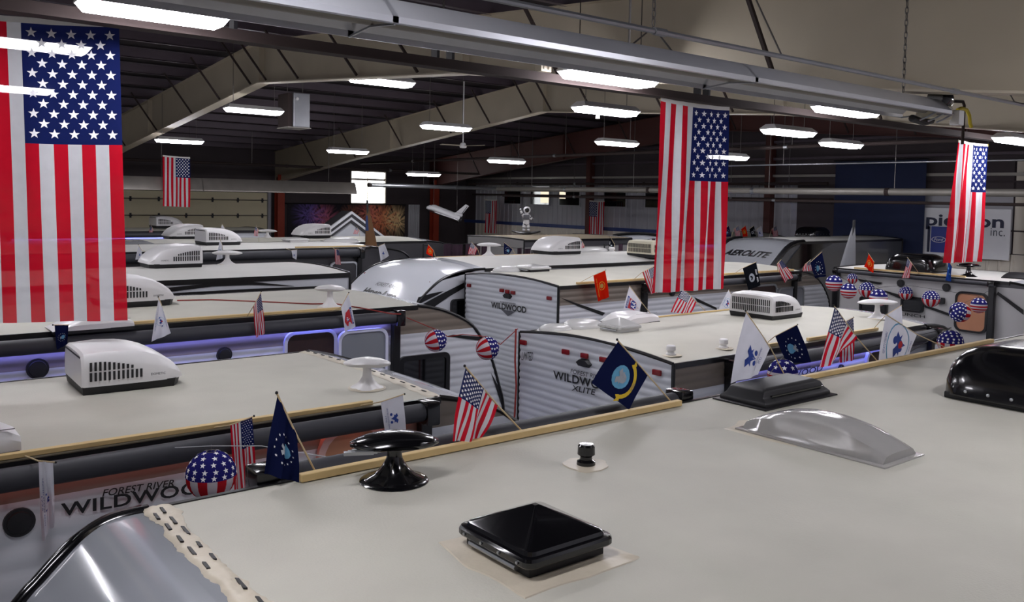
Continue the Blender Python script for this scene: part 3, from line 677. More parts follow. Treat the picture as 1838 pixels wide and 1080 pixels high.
def stick_flag(label, pl, T, L, FT, FL, base, style, amp=0.012, waves=1.6, phase=0.0, tail=True, plane='y', out=0.0, group='small stick flags on the trailer roofs'):
    on = onY if plane == 'y' else onX
    C = [on(p[0], p[1], pl-out) for p in (T, L, FT, FL)]
    Bp = on(base[0], base[1], pl+0.02)
    if plane == 'y':
        for yy, zz in ((3.6, 3.215), (5.72, 2.92), (9.3, 3.12), (8.16, 2.87), (9.95, 3.17), (16.95, 3.36), (15.05, 3.22), (16.1, ztop_hint), (23.1, 3.255), (20.5, 3.26), (27.4, 3.275)):
            if abs(pl-yy) < 0.14 and abs(Bp.z-zz) < 0.25: Bp.z = zz
    elif abs(Bp.z-3.26) < 0.3: Bp.z = 3.265
    t = thing('stick_flag', label, 'flag', Bp, group=group)
    fn = cloth_fn(*C, amp, waves, phase)
    hoist = (C[1]-C[0]).length; fly = (C[2]-C[0]).length; asp = (hoist+(C[3]-C[2]).length)/max(fly+(C[3]-C[1]).length, 1e-3)
    tip = C[0]+(C[0]-C[1]).normalized()*0.015
    build('stick', MB().tube([Bp, C[1], tip], 0.0045, 6), STICK, t)
    build('stick_knob', MB().lathe([(0, -0.008), (0.007, -0.004), (0.007, 0.005), (0, 0.009)], tip, 8), BLACKM, t)
    if style == 'us':
        us_cloth(t, fn, hoist, fly, 26, 20, 0.0018); return t
    base_m = {'navy': FNAVY, 'army': FWHITE, 'coast': FWHITE, 'air': FNAVY, 'aa': FWHITE, 'marine': FSCAR, 'pow': FBLK, 'blue': FROYAL, 'white': FWHITE}[style]
    m_ = MB(); m_.strip([[fn(i/14, j/16) for i in range(15)] for j in range(17)])
    c = build('cloth', m_, base_m, t, smooth=60)
    if style == 'navy':
        decal(c, fn, [disc(0.46, 0.52, 0.20, asp)], ISKY, 'round_seal'); decal(c, fn, [eagle(0.44, 0.52, 0.15, asp), disc(0.50, 0.52, 0.09, asp, 8)], IGREY, 'ship_emblem', 0.0035)
        aa = [math.radians(-62+124*k/10) for k in range(11)]
        rib = ([(0.46+0.30*math.cos(a), 0.52+0.30*asp*math.sin(a)) for a in aa]+[(0.46+0.37*math.cos(a), 0.52+0.37*asp*math.sin(a)) for a in aa], [(k, k+1, k+12, k+11) for k in range(10)])
        ends = [([(0.46+r*math.cos(a), 0.52+r*asp*math.sin(a)) for r, a in ((0.29, sg*1.05), (0.40, sg*1.05), (0.42, sg*1.28), (0.355, sg*1.2), (0.30, sg*1.3))], [(0, 1, 2, 3, 4)]) for sg in (-1, 1)]
        rb = decal(c, fn, [rib]+ends, IGOLD, 'scroll'); decal(c, fn, [textp('UNITED STATES NAVY', 0.795, 0.52, 0.20, 0.04)], IBLUE, 'lettering', 0.0035)
    elif style == 'army':
        decal(c, fn, [eagle(0.42, 0.56, 0.22, asp), disc(0.60, 0.44, 0.06, asp), disc(0.60, 0.66, 0.06, asp)], IBLUE); decal(c, fn, [textp('UNITED STATES ARMY', 0.76, 0.54, 0.62, 0.07), textp('1775', 0.88, 0.54, 0.18, 0.07)], IBLUE, 'lettering')
    elif style == 'coast':
        decal(c, fn, [eagle(0.5, 0.55, 0.22, asp), disc(0.38, 0.45, 0.06, asp), disc(0.58, 0.68, 0.05, asp)], IBLUE); decal(c, fn, [ringp(0.5, 0.55, 0.335, 0.315, asp)], ISKY, 'ring')
        decal(c, fn, [disc(0.56, 0.55, 0.07, asp, 6)], IRED, 'shield', 0.0035); decal(c, fn, [textp('UNITED STATES', 0.12, 0.55, 0.45, 0.055), textp('COAST GUARD', 0.9, 0.55, 0.42, 0.055)], IBLUE, 'lettering')
    elif style == 'air':
        decal(c, fn, [starp(0.5+0.32*math.cos(2*math.pi*k/13), 0.55+0.32*asp*math.sin(2*math.pi*k/13), 0.03, asp) for k in range(13)], STAR, 'ring_of_stars')
        decal(c, fn, [disc(0.58, 0.55, 0.17, asp, 10)], ISKY, 'shield'); decal(c, fn, [eagle(0.40, 0.56, 0.13, asp)], IGREY, 'eagle', 0.0035)
    elif style == 'aa':
        decal(c, fn, [([(0.22, 0.38), (0.22, 0.86), (0.62, 0.86), (0.86, 0.62), (0.62, 0.38)], [(0, 1, 2, 3, 4)])], IRED, 'shield'); decal(c, fn, [disc(0.5, 0.62, 0.18, asp)], IBLUE, 'round_field', 0.003)
        decal(c, fn, [textp('AA', 0.5, 0.62, 0.30*asp*0.95, 0.26, bold=0.01)], STAR, 'lettering', 0.0045)
        decal(c, fn, [([(0.08, 0.36), (0.08, 0.88), (0.2, 0.88), (0.2, 0.36)], [(0, 1, 2, 3)])], IBLUE, 'arched_tab'); decal(c, fn, [textp('AIRBORNE', 0.14, 0.62, 0.42, 0.08)], STAR, 'tab_lettering', 0.004)
    elif style == 'marine':
        decal(c, fn, [disc(0.45, 0.5, 0.15, asp, 12)], mat('brass_ink', 'a8863a', 0.7), 'globe'); decal(c, fn, [ringp(0.45, 0.5, 0.27, 0.24, asp, 14)], IGOLD, 'anchor_rope')
        decal(c, fn, [textp('UNITED STATES MARINE CORPS', 0.85, 0.5, 0.7, 0.06)], IGOLD, 'lettering')
    elif style == 'pow':
        decal(c, fn, [disc(0.52, 0.55, 0.22, asp, 14)], IGREY, 'round_emblem'); decal(c, fn, [disc(0.56, 0.55, 0.12, asp, 8)], FBLK, 'silhouette', 0.0035); decal(c, fn, [textp('POW', 0.14, 0.4, 0.22, 0.11), textp('MIA', 0.14, 0.72, 0.2, 0.11)], STAR, 'lettering')
    elif style == 'blue':
        decal(c, fn, [disc(0.35, 0.35, 0.14, asp, 9), disc(0.6, 0.6, 0.16, asp, 8), disc(0.35, 0.8, 0.1, asp, 7)], ISKY, 'emblem')
    elif style == 'white':
        decal(c, fn, [eagle(0.5, 0.6, 0.2, asp)], IBLUE)
    return t
YA, YB, YC, YX, YX2, YW = 3.62, 5.70, 9.30, 5.74, 8.16, 9.95
SF = stick_flag
SF('striped flag on a slanted stick on the near roof, by the black antenna', YA-0.03, (837, 660), (893, 727), (813, 792), (864, 793), (940, 786), 'us', 0.02, 1.4, 0.5)
SF('navy blue flag with round ship seal and gold scroll', YA-0.03, (1110, 612), (1163, 673), (1062, 687), (1130, 736), (1207, 730), 'navy', 0.006, 1, 0.2)
SF('dark blue flag with stars and grey eagle leaning over the near roof edge', YA-0.03, (499, 710), (533, 782), (474, 850), (536, 866), (568, 853), 'air', 0.02, 1.5, 1.2)
SF('white army flag hanging behind the low black roof vent', YA+0.02, (1340, 560), (1383, 624), (1312, 688), (1362, 672), (1412, 668), 'army', 0.012, 1.2, 0.4)
SF('striped flag on the near roof between two white flags', YA-0.03, (1498, 550), (1538, 606), (1473, 664), (1506, 640), (1577, 656), 'us', 0.02, 1.2, 2.0)
SF('white coast guard flag leaning over the board beside the black air conditioner', YA+0.02, (1590, 564), (1646, 600), (1577, 655), (1632, 640), (1697, 632), 'coast', 0.008, 1.0, 0.1)
SF('striped flag hanging from the board behind the blue striped lantern', YB, (452, 748), (413, 763), (460, 876), (420, 881), (385, 770), 'us', 0.014, 2.2, 0.7, out=0.21)
SF('white narrow army flag with black print hanging over the large wildwood lettering', YB, (95, 829), (69, 827), (98, 938), (76, 972), (45, 822), 'army', 0.02, 1.5, 1.4, out=0.21)
SF('white army flag hanging behind the black antenna', YB, (723, 708), (683, 721), (729, 778), (691, 780), (648, 734), 'army', 0.005, 1.2, 0.0, out=0.21)
SF('white coast guard flag in front of the blue lit awning', YC, (285, 535), (290, 547), (272, 613), (307, 598), (290, 590), 'coast', 0.01, 1.2, 0.5, out=0.21)
SF('striped flag on the third-row roof between two white flags', YC, (468, 525), (455, 549), (475, 598), (459, 606), (443, 567), 'us', 0.02, 1.4, 0.2, out=0.21)
SF('white airborne flag with red and blue shield beside the white antenna', YC, (625, 527), (612, 551), (638, 586), (619, 597), (598, 561), 'aa', 0.008, 1, 0.4, out=0.21)
SF('dark starry flag hanging beneath the biggest striped flag', YC, (98, 583), (123, 583), (102, 628), (121, 617), (98, 583), 'air', 0.01, 1.3, 0.1, out=0.21)
SF('blue air force flag with a ring of stars on the second-row roof', YX, (1430, 583), (1391, 603), (1456, 650), (1411, 652), (1375, 609), 'air', 0.012, 1.2, 0.6, out=0.21)
SF('striped flag hanging behind a larger striped flag on the second-row roof', YX, (1531, 570), (1511, 580), (1532, 646), (1505, 652), (1495, 588), 'us', 0.012, 2, 0.6, out=0.21)
SF('white flag on a stick beside the white antenna of the second-row trailer', YX, (1618, 548), (1588, 567), (1619, 604), (1592, 606), (1570, 577), 'white', 0.008, 1.2, 0.4, out=0.21)
SF('white airborne flag with red shield behind the white roof vents', YX2, (1130, 513), (1152, 543), (1119, 556), (1147, 563), (1173, 570), 'aa', 0.006, 1.0, 0.4)
SF('striped flag beneath the tall hanging flag', YX2, (1226, 517), (1250, 542), (1204, 560), (1240, 564), (1268, 558), 'us', 0.012, 1.3, 0.4)
SF('white coast guard flag half hidden by an air conditioner', YX2, (1308, 520), (1316, 535), (1290, 555), (1310, 560), (1330, 552), 'coast', 0.008, 1, 0.3)
SF('scarlet marine flag on the wildwood trailer with arched rear', YW, (1086, 485), (1065, 494), (1093, 533), (1073, 541), (1036, 507), 'marine', 0.01, 1.3, 0.3, out=0.21)
SF('striped flag partly behind the lower left corner of the tall hanging flag', YW, (1178, 476), (1153, 488), (1182, 524), (1168, 528), (1135, 500), 'us', 0.015, 1.3, 0.6, out=0.21)
SF('black prisoner of war flag beside the grey nosed trailer', YW, (1357, 470), (1333, 481), (1365, 512), (1343, 521), (1316, 490), 'pow', 0.006, 1.2, 0.6, out=0.21)
SF('striped flag hanging below the grey nosed trailer', YW, (1402, 466), (1395, 473), (1424, 497), (1407, 507), (1396, 480), 'us', 0.02, 1.4, 0.8, out=0.21)
SF('striped flag on the corner of the third-row wildwood roof', YW, (1455, 466), (1445, 474), (1458, 486), (1440, 487), (1440, 480), 'us', 0.01, 1.4, 0.8, out=0.21)
SF('dark navy flag on the corner of the third-row wildwood roof', YW, (1475, 452), (1455, 470), (1483, 496), (1462, 499), (1445, 478), 'air', 0.012, 1.3, 0.8, out=0.30)
SF('scarlet marine flag on the trailer with the black dome air conditioner', 15.7, (1559, 455), (1569, 470), (1551, 478), (1567, 490), (1567, 490), 'marine', 0.02, 1.2, 0.8, plane='x', out=0.21)
SF('striped flag beside the black dome air conditioner', 15.7, (1629, 462), (1638, 474), (1619, 499), (1631, 499), (1650, 490), 'us', 0.02, 1.3, 0.9, plane='x', out=0.21)
SF('royal blue flag hanging below the narrow gathered flag', 15.7, (1702, 465), (1709, 478), (1697, 503), (1706, 505), (1703, 497), 'blue', 0.02, 1.3, 0.9, plane='x', out=0.21)
YE, YH2 = 16.95, 15.05
SF('white flag with dark print left of the fourth-row air conditioner', YE, (249, 440), (254, 449), (243, 466), (257, 465), (260, 452), 'white', 0.01, 1, 0.3, out=0.21)
SF('white flag above the fourth-row white antenna', YE, (395, 429), (399, 440), (388, 467), (400, 463), (400, 450), 'coast', 0.01, 1, 0.3, out=0.21)
SF('white flag hanging under the fifth-row roof board', YE, (533, 448), (523, 449), (532, 466), (525, 462), (512, 447), 'white', 0.01, 1, 0.3, out=0.21)
SF('striped flag hanging under the fifth-row roof board', YE, (607, 447), (601, 447), (612, 475), (602, 474), (596, 446), 'us', 0.012, 1.3, 0.3, out=0.21)
SF('white flag with dark print beside the round speaker', YE, (690, 437), (679, 442), (698, 459), (683, 469), (677, 444), 'white', 0.008, 1, 0.3, out=0.21)
SF('scarlet flag behind the white curved nose', YH2, (769, 439), (778, 449), (765, 455), (777, 461), (782, 461), 'marine', 0.01, 1, 0.3)
SF('striped flag right of the dark bunting panels', YH2, (846, 434), (857, 446), (840, 456), (853, 457), (862, 456), 'us', 0.01, 1.2, 0.3)
SF('navy flag between the dark bunting and an air conditioner', YH2, (905, 435), (920, 447), (905, 456), (914, 457), (926, 455), 'air', 0.01, 1.2, 0.3)
SF('striped flag right of the white nose trailer air conditioner', YH2, (1040, 425), (1049, 440), (1033, 451), (1047, 451), (1048, 452), 'us', 0.012, 1.2, 0.3)
SF('black flag in front of the trailer end with an arched outline', YH2, (1095, 425), (1103, 438), (1092, 450), (1099, 452), (1104, 452), 'pow', 0.01, 1.2, 0.3)

# ================================================================== trailers
def interp(curve, z):                        # curve: list (x, z) in increasing z
    if z <= curve[0][1]: return curve[0][0]
    for (xa, za), (xb, zb) in zip(curve, curve[1:]):
        if za <= z <= zb and zb > za: return xa+(xb-xa)*(z-za)/(zb-za)
    return curve[-1][0]
class Trailer: pass
def csmooth(pts, n=4):                       # Catmull-Rom through the profile points, kept monotone in z
    if not pts or len(pts) < 4: return pts
    out = []
    for i in range(len(pts)-1):
        p0, p1, p2, p3 = pts[max(i-1, 0)], pts[i], pts[i+1], pts[min(i+2, len(pts)-1)]
        for k in range(n):
            t = k/n; q = [0.5*(2*p1[j]+(p2[j]-p0[j])*t+(2*p0[j]-5*p1[j]+4*p2[j]-p3[j])*t*t+(3*p1[j]-p0[j]-3*p2[j]+p3[j])*t**3) for j in (0, 1)]
            q[1] = min(max(q[1], min(p1[1], p2[1])), max(p1[1], p2[1])); q[0] = min(max(q[0], min(p1[0], p2[0])), max(p1[0], p2[0]))
            out.append(tuple(q))
    out.append(tuple(pts[-1]))
    res = []
    for q in out:
        if not res or abs(q[0]-res[-1][0])+abs(q[1]-res[-1][1]) > 1e-4: res.append(q)
    return res
def trailer(label, x0, x1, y0, y1, zr, left, right, crown=0.02, roof=ROOF, upper=BROWN, lower=ALU, band=0.35, corr=0.085, cap=GEL, T=None, left_corr=False, trim=BLKTRIM, name='travel_trailer', gut=0.05, right_corr=False, capside=None):
    """left/right: [(x,z)...] from roof level downwards, ending near z=0.6"""
    I = T or Matrix.Identity(4)
    left, right = csmooth(left), csmooth(right)
    Lc = sorted(left, key=lambda p: p[1]) if left else [(x0, 0.6), (x0, zr)]
    Rc = sorted(right, key=lambda p: p[1]) if right else [(x1, 0.6), (x1, zr)]
    loc = I @ Vector(((x0+x1)/2, (y0+y1)/2, 0))
    t = thing(name, label, 'trailer', loc)
    W_ = Trailer(); W_.root = t; W_.T = I; yc, hw = (y0+y1)/2, (y1-y0)/2
    def cz(y): return crown*(1-((y-yc)/hw)**2)
    W_.z = lambda y: zr+cz(y)
    ys = [y0+(y1-y0)*k/12 for k in range(13)]
    m_ = MB(); n = 14
    m_.strip([[(x0+(x1-x0)*i/n, y, zr+cz(y)) for y in ys] for i in range(n+1)])
    m_.strip([[(x0+(x1-x0)*i/n, y, zr-0.03) for y in (y0, y1)] for i in range(n+1)])
    build('roof', m_.xf(I), roof, t, smooth=40)
    amp = 0.013
    def side(y, sg, za, zb, m, nm):
        rows = []; nz = max(2, int((zb-za)/corr*6)) if corr else 14
        for k in range(nz+1):
            z = za+(zb-za)*k/nz; d = amp*(abs(math.sin(math.pi*z/corr))**0.7) if corr else 0
            xa, xb = interp(Lc, z), interp(Rc, z)
            rows.append([(xa+(xb-xa)*q/4, y-sg*d, z) for q in range(5)])
        return build(nm, MB().strip(rows).xf(I), m, t, smooth=60)
    for y, sg in ((y0, 1), (y1, -1)):
        if band:
            side(y, sg, zr-band, zr, upper, 'upper_siding')
        side(y, sg, 0.6, zr-band, lower, 'lower_siding')
    def end(curve, is_corr, nm, sgn):
        if is_corr:
            x = curve[0][0]; rows = []; nz = int((zr+crown-0.6)/(corr or 0.2)*6)
            for k in range(nz+1):
                z = 0.6+(zr+crown-0.002-0.6)*k/nz; h = hw if z <= zr else hw*math.sqrt(max(0, 1-(z-zr)/crown))
                d = amp*(abs(math.sin(math.pi*z/corr))**0.7) if corr else 0
                rows.append([(x+sgn*d, yc-h+2*h*q/8, z) for q in range(9)])
            build(nm, MB().strip(rows).xf(I), lower, t, smooth=60)
        else:
            pts = curve; rows = []
            for i, (x, z) in enumerate(pts):
                a = pts[max(i-1, 0)]; b = pts[min(i+1, len(pts)-1)]
                tx, tz = b[0]-a[0], b[1]-a[1]; l = math.hypot(tx, tz) or 1; nx, nz_ = -tz/l, tx/l
                if nx*sgn < 0 and abs(nx) > abs(nz_): nx, nz_ = -nx, -nz_
                if nz_ < 0 and abs(nz_) >= abs(nx): nx, nz_ = -nx, -nz_
                rows.append([(x+nx*cz(y), y, z+nz_*cz(y)) for y in ys])
            build(nm, MB().strip(rows).xf(I), cap, t, smooth=50)
    end(Lc, left_corr or (not left), 'rear_panel' if (left_corr or not left) else 'front_cap', -1)
    end(Rc, right_corr or (not right), 'rear_panel' if (right_corr or not right) else 'front_cap', 1)
    for y, sg in ((y0, -1), (y1, 1)):        # corner mouldings following the profile
        for c in (Lc, Rc):
            if len(c) > 2: pts = [(x, y+sg*0.008, z) for x, z in c]
            else: pts = [(c[0][0], y+sg*0.008, z) for z in (0.6, zr)]
            build('edge_moulding', MB().tube(pts, 0.022, 6).xf(I), trim, t)
        build('roof_gutter', MB().box(x0, x1, y-0.02 if sg < 0 else y-0.005, y+0.005 if sg < 0 else y+0.02, zr-gut, zr+0.006).xf(I), trim, t, smooth=0)
    for c, has in ((Lc, left_corr or not left), (Rc, right_corr or not right)):
        if has: build('end_moulding', MB().tube([(c[0][0], y, zr+cz(y)) for y in ys], 0.02, 6).xf(I), trim, t)
    xa, xb = interp(Lc, 0.6), interp(Rc, 0.6)
    build('underbelly', MB().box(xa+0.02, xb-0.02, y0+0.02, y1-0.02, 0.45, 0.62).xf(I), BLACKM, t, smooth=0)
    xm = xa+(xb-xa)*0.55
    for y in (y0+0.16, y1-0.16):
        for dx in (-0.42, 0.42):
            build('wheel', MB().lathe([(0, -0.1), (0.2, -0.1), (0.3, -0.1), (0.36, -0.06), (0.36, 0.06), (0.3, 0.1), (0.2, 0.1), (0, 0.1)], (xm+dx, y, 0.36), 20, mx=Matrix.Rotation(math.pi/2, 3, 'X')).xf(I), RUBBER, t)
    return W_
def awning(W_, xa, xb, y, z, r=0.065, m=AWN, arms=True, led=None, sgn=-1, arm_len=1.6):
    I = W_.T; t = W_.root; yy = y+sgn*0.11
    ro = build('awning_roller', MB().tube([(xa, yy, z), (xb, yy, z)], r, 14).xf(I), m, t)
    for x in (xa, xb):
        build('end_cap', MB().box(x-0.06, x+0.06, yy-r*1.25, yy+r*1.25, z-r*1.4, z+r*1.25).xf(I), BLACKP, ro, bevel=0.02)
        if arms: build('awning_arm', MB().box(x-0.05, x+0.05, y+sgn*0.10, y+sgn*0.02, z-arm_len, z).xf(I), BLKTRIM, t, bevel=0.01, smooth=0)
    if led: build('led_strip', MB().box(xa+0.1, xb-0.1, min(y+sgn*0.065, y+sgn*0.045), max(y+sgn*0.065, y+sgn*0.045), z-r*0.9, z-r*0.9+0.018).xf(I), led, t, smooth=0)
def board(label, x0, x1, y, z, w_=0.04, h=0.035, T=None):
    m_ = MB().box(x0, x1, y-w_/2, y+w_/2, z, z+h)
    if T: m_.xf(T)
    return tag(build('wood_strip', m_, PINE, bevel=0.003, seg=1, smooth=0), label, 'board', 'pine strips along the roof edges')
def wtext(W_, s, bl, br, tl, plane, ax='y', m=DECAL, lift=0.018, name='lettering', parent=None, **k):
    on = onY if ax == 'y' else onX
    o = on(*bl, plane); xv = on(*br, plane)-o; yv = on(*tl, plane)-o
    lf = Vector((0, -lift, 0)) if ax == 'y' else Vector((-lift, 0, 0))
    return build(name, put_text(s, o, xv, yv, lift=lf, **k), m, parent or W_.root, smooth=0)
def wpoly(W_, pts, plane, ax='y', m=DECAL, lift=0.016, th=0.003, name='graphic_stripe'):
    on = onY if ax == 'y' else onX
    P = [on(a, b, plane) for a, b in pts]; d = Vector((0, -1, 0)) if ax == 'y' else Vector((-1, 0, 0))
    return build(name, MB().loft([[p+d*lift for p in P], [p+d*(lift+th) for p in P]]), m, W_.root, smooth=0)
def wwin(W_, p0, p1, plane, ax='y', frame=BLKTRIM, glass=BLKGLASS, r=0.06, fw=0.035, name='window', lift=0.03, pane='pane'):
    on = onY if ax == 'y' else onX
    a, b = on(*p0, plane), on(*p1, plane)
    if ax == 'y': h0, h1 = sorted((a.x, b.x)); mk = lambda d: (lambda p: (p[0], plane-d, p[1]))
    else: h0, h1 = sorted((a.y, b.y)); mk = lambda d: (lambda p: (plane-d, p[0], p[1]))
    z0, z1 = sorted((a.z, b.z)); o = rrect(h0, h1, z0, z1, r); i = rrect(h0+fw, h1-fw, z0+fw, z1-fw, max(r-fw*0.6, 0.02))
    w_ = build(name, ring(MB(), o, i, mk(lift+0.02), mk(0.0)), frame, W_.root, smooth=30)
    g = MB(); g.loft([[mk(lift)(p) for p in i], [mk(lift-0.006)(p) for p in i]]); build(pane, g, glass, w_, smooth=0)
    return w_
def speaker(W_, px, py, plane, r, ax='y'):
    on = onY if ax == 'y' else onX; p = on(px, py, plane)
    mx = Matrix.Rotation(math.pi/2, 3, 'X') if ax == 'y' else Matrix.Rotation(-math.pi/2, 3, 'Y')
    build('speaker', MB().lathe([(0, 0.035), (r*0.75, 0.032), (r*0.8, 0.022), (r, 0.022), (r, -0.01), (0, -0.01)], p, 24, mx=mx), BLACKM, W_.root)
def marker(W_, px, py, plane, ax='x', w_=0.05, h=0.03, m=REDLENS):
    on = onY if ax == 'y' else onX; p = on(px, py, plane)
    if ax == 'x': mb_ = MB().box(p.x-0.035, p.x, p.y-w_, p.y+w_, p.z-h, p.z+h)
    else: mb_ = MB().box(p.x-w_, p.x+w_, p.y-0.035, p.y, p.z-h, p.z+h)
    build('marker_lamp', mb_, m, W_.root, bevel=0.012)

# --- A: nearest trailer
TA = trailer('nearest trailer, its wide pale roof carrying glossy black vents and domes', 1.02, 10.5, 1.05, YA, 3.2,
             [(1.02, 3.2), (0.88, 3.195), (0.78, 3.15), (0.70, 3.08), (0.63, 3.01), (0.57, 2.95), (0.38, 2.72), (0.2, 2.4), (0.08, 2.0), (0.03, 1.5), (0.03, 0.6)],
             [(10.5, 3.2), (10.8, 3.1), (11.0, 2.6), (11.05, 0.6)], crown=0.004, roof=ROOF, upper=DARKG, lower=ALU, band=0.5, corr=0, cap=GELG)
build('cap_edge_trim', MB().tube([(x, YA+0.015, z) for x, z in csmooth([(1.0, 3.175), (0.88, 3.165), (0.78, 3.12), (0.70, 3.055), (0.63, 2.985), (0.57, 2.925), (0.38, 2.69), (0.2, 2.37), (0.08, 2)], 6)], 0.046, 12), BLACKP, TA.root)
awning(TA, 1.55, 4.42, YA, 3.185, 0.06, sgn=1, arms=False)
# roof-to-cap sealant with screw slots
rows = []; w0 = w1 = 0.0
for k in range(161):
    y = 1.1+(YA-1.1)*k/160
    w0 = 0.82*w0+random.uniform(-0.006, 0.006); w1 = 0.85*w1+random.uniform(-0.008, 0.008)
    e0 = 0.99+w0+0.006*math.sin(y*19); e1 = 1.085+w1+0.008*math.sin(y*13+1)+0.05*max(0, 1-abs(y-3.52)/0.12)
    rows.append([(e0, y, 3.203), (e0+0.006, y, 3.210), (e0+0.03+w1*0.5, y, 3.214+random.uniform(-0.003, 0.003)), ((e0+e1)/2, y, 3.212+random.uniform(-0.003, 0.003)), (e1-0.03-w0*0.5, y, 3.215+random.uniform(-0.003, 0.003)), (e1-0.006, y, 3.209), (e1, y, 3.2032)])
build('cap_sealant', MB().strip(rows), SEAL, TA.root, smooth=50)
for k in range(17):
    y = 1.2+k*0.14
    for dx in (1.015+random.uniform(-0.004, 0.004), 1.055+random.uniform(-0.004, 0.004)):
        if random.random() < 0.75:
            l = random.uniform(0.04, 0.085); yy = y+(dx-1.0)*1.4
            build('seam_slot', MB().loft([[(dx-0.007, yy, z), (dx+0.004, yy-0.008, z), (dx+0.008, yy+l, z), (dx-0.002, yy+l+0.01, z)] for z in (3.212, 3.2185)]), BLACKM, TA.root, smooth=0)
board('long pine strip along the near roof edge below the navy flag', 1.66, 4.25, YA-0.04, 3.205)
board('pine strip along the near roof edge beside the black air conditioner', 5.2, 8.8, YA-0.04, 3.205)
# --- B
TB = trailer('second-row trailer with large side lettering and a white rooftop air conditioner', -5, 3.84, YB, 8.1, 2.9, None,
             [(3.84, 2.9), (4.12, 2.83), (4.4, 2.73), (4.56, 2.63), (4.72, 2.51), (4.95, 2.25), (5.1, 1.9), (5.15, 1.4), (5.15, 0.6)], crown=0.03, upper=BROWN, lower=ALU, band=0.24, corr=0.16, cap=GEL)
awning(TB, -4.6, 3.66, YB, 2.83, 0.07, led=REDLED)
m_ = MB(); rows = []
for k in range(41):
    y = YB+(8.1-YB)*k/40; z = TB.z(y); rows.append([(3.74+random.uniform(-0.01, 0.01), y, z+0.002), (3.8, y, z+0.012), (3.87+random.uniform(-0.01, 0.01), y, z-0.002)])
build('cap_sealant', MB().strip(rows), SEAL, TB.root, smooth=50)
for k in range(14): build('seam_slot', MB().box(3.795, 3.81, YB+0.15+k*0.165, YB+0.21+k*0.165, TB.z(YB+0.15+k*0.165)+0.008, TB.z(YB+0.15+k*0.165)+0.016), BLACKM, TB.root, smooth=0)
board('stained pine strip along the edge of the second-row roof with the air conditioner', -0.9, 3.25, YB+0.05, 2.91, 0.05, 0.03)
board('rough pine strip end at the left of the second-row roof', -4.2, -0.95, YB+0.06, 2.91, 0.05, 0.03)
wtext(TB, 'WILDWOOD', (108, 926), (388, 878), (108, 902), YB-0.02, bold=0.02, space=1.05)
wtext(TB, 'FOREST RIVER', (182, 890), (311, 871), (182, 877), YB-0.02, shear=0.25, bold=0.012)
speaker(TB, 34, 936, YB-0.01, 0.085)
wwin(TB, (566, 768), (690, 880), YB, frame=mat('pink_lit_door_frame', 'c9a29a', 0.4), glass=COPPER, r=0.22, fw=0.05, name='entry_door')
wwin(TB, (730, 800), (850, 900), YB, r=0.06)
# --- X
TX = trailer('second-row white corrugated trailer whose rear faces the aisle', 6.69, 11.92, YX, 8.18, 2.86, None,
             [(11.92, 2.86), (12.25, 2.83), (12.6, 2.74), (13, 2.45), (13.25, 2.0), (13.3, 0.6)], crown=0.085, upper=BROWN, lower=ALU, band=0.3, left_corr=True, corr=0.085, cap=GEL)
awning(TX, 7.55, 12.0, YX, 2.74, 0.075, led=BLUELED)
XP = 6.68
wtext(TX, 'WILDWOOD', (995, 679), (1110, 706), (995, 664), XP, 'x', bold=0.02, space=1.05)
wtext(TX, 'FOREST RIVER', (1026, 669), (1085, 683), (1026, 661), XP, 'x', shear=0.2)
wtext(TX, 'XLITE', (1028, 700), (1071, 709), (1028, 690), XP, 'x', bold=0.01, shear=0.15)
wtext(TX, 'LIMITED', (938, 646), (958, 647), (939, 631), XP, 'x', shear=0.25)
for px, py in ((941, 614), (1017, 631), (1051, 638), (1085, 645), (1181, 668)): marker(TX, px, py, XP, w_=0.055, h=0.03)
pc = onX(1050, 651, XP); build('camera_mount', MB().loft([[(XP-0.05, pc.y+a*0.1, pc.z+b*0.035) for a, b in ((-1, 0), (-.5, 1), (.5, 1), (1, 0), (.6, -1), (-.6, -1))], [(XP, pc.y+a*0.12, pc.z+b*0.045) for a, b in ((-1, 0), (-.5, 1), (.5, 1), (1, 0), (.6, -1), (-.6, -1))]]), BLACKM, TX.root)
wtext(TX, 'WILDWOOD', (1372, 690), (1474, 664), (1373, 679), YX-0.0, bold=0.012, m=mat('navy_lettering', '14153a', 0.4), space=1.05)
wtext(TX, 'FOREST RIVER', (1402, 672), (1453, 660), (1402, 667), YX, shear=0.2, m=mat('navy_lettering', '14153a', 0.4))
speaker(TX, 1508, 662, YX-0.01, 0.06)
wwin(TX, (1551, 628), (1610, 690), YX, r=0.12, frame=mat('pale_door_frame', 'c9cbe0', 0.4), glass=DINTER, name='entry_door')
wwin(TX, (1622, 617), (1668, 650), YX, r=0.06, glass=FROST)
board('pine strip along the second-row roof under the blue flag', 8.2, 9.0, YX+0.05, 2.875)
board('pine strip along the second-row roof under the white flag', 9.15, 10.75, YX+0.05, 2.875)
board('thin pine strip on the far edge of the white corrugated trailer', 8.6, 11.6, YX2-0.02, 2.87, 0.03, 0.02)
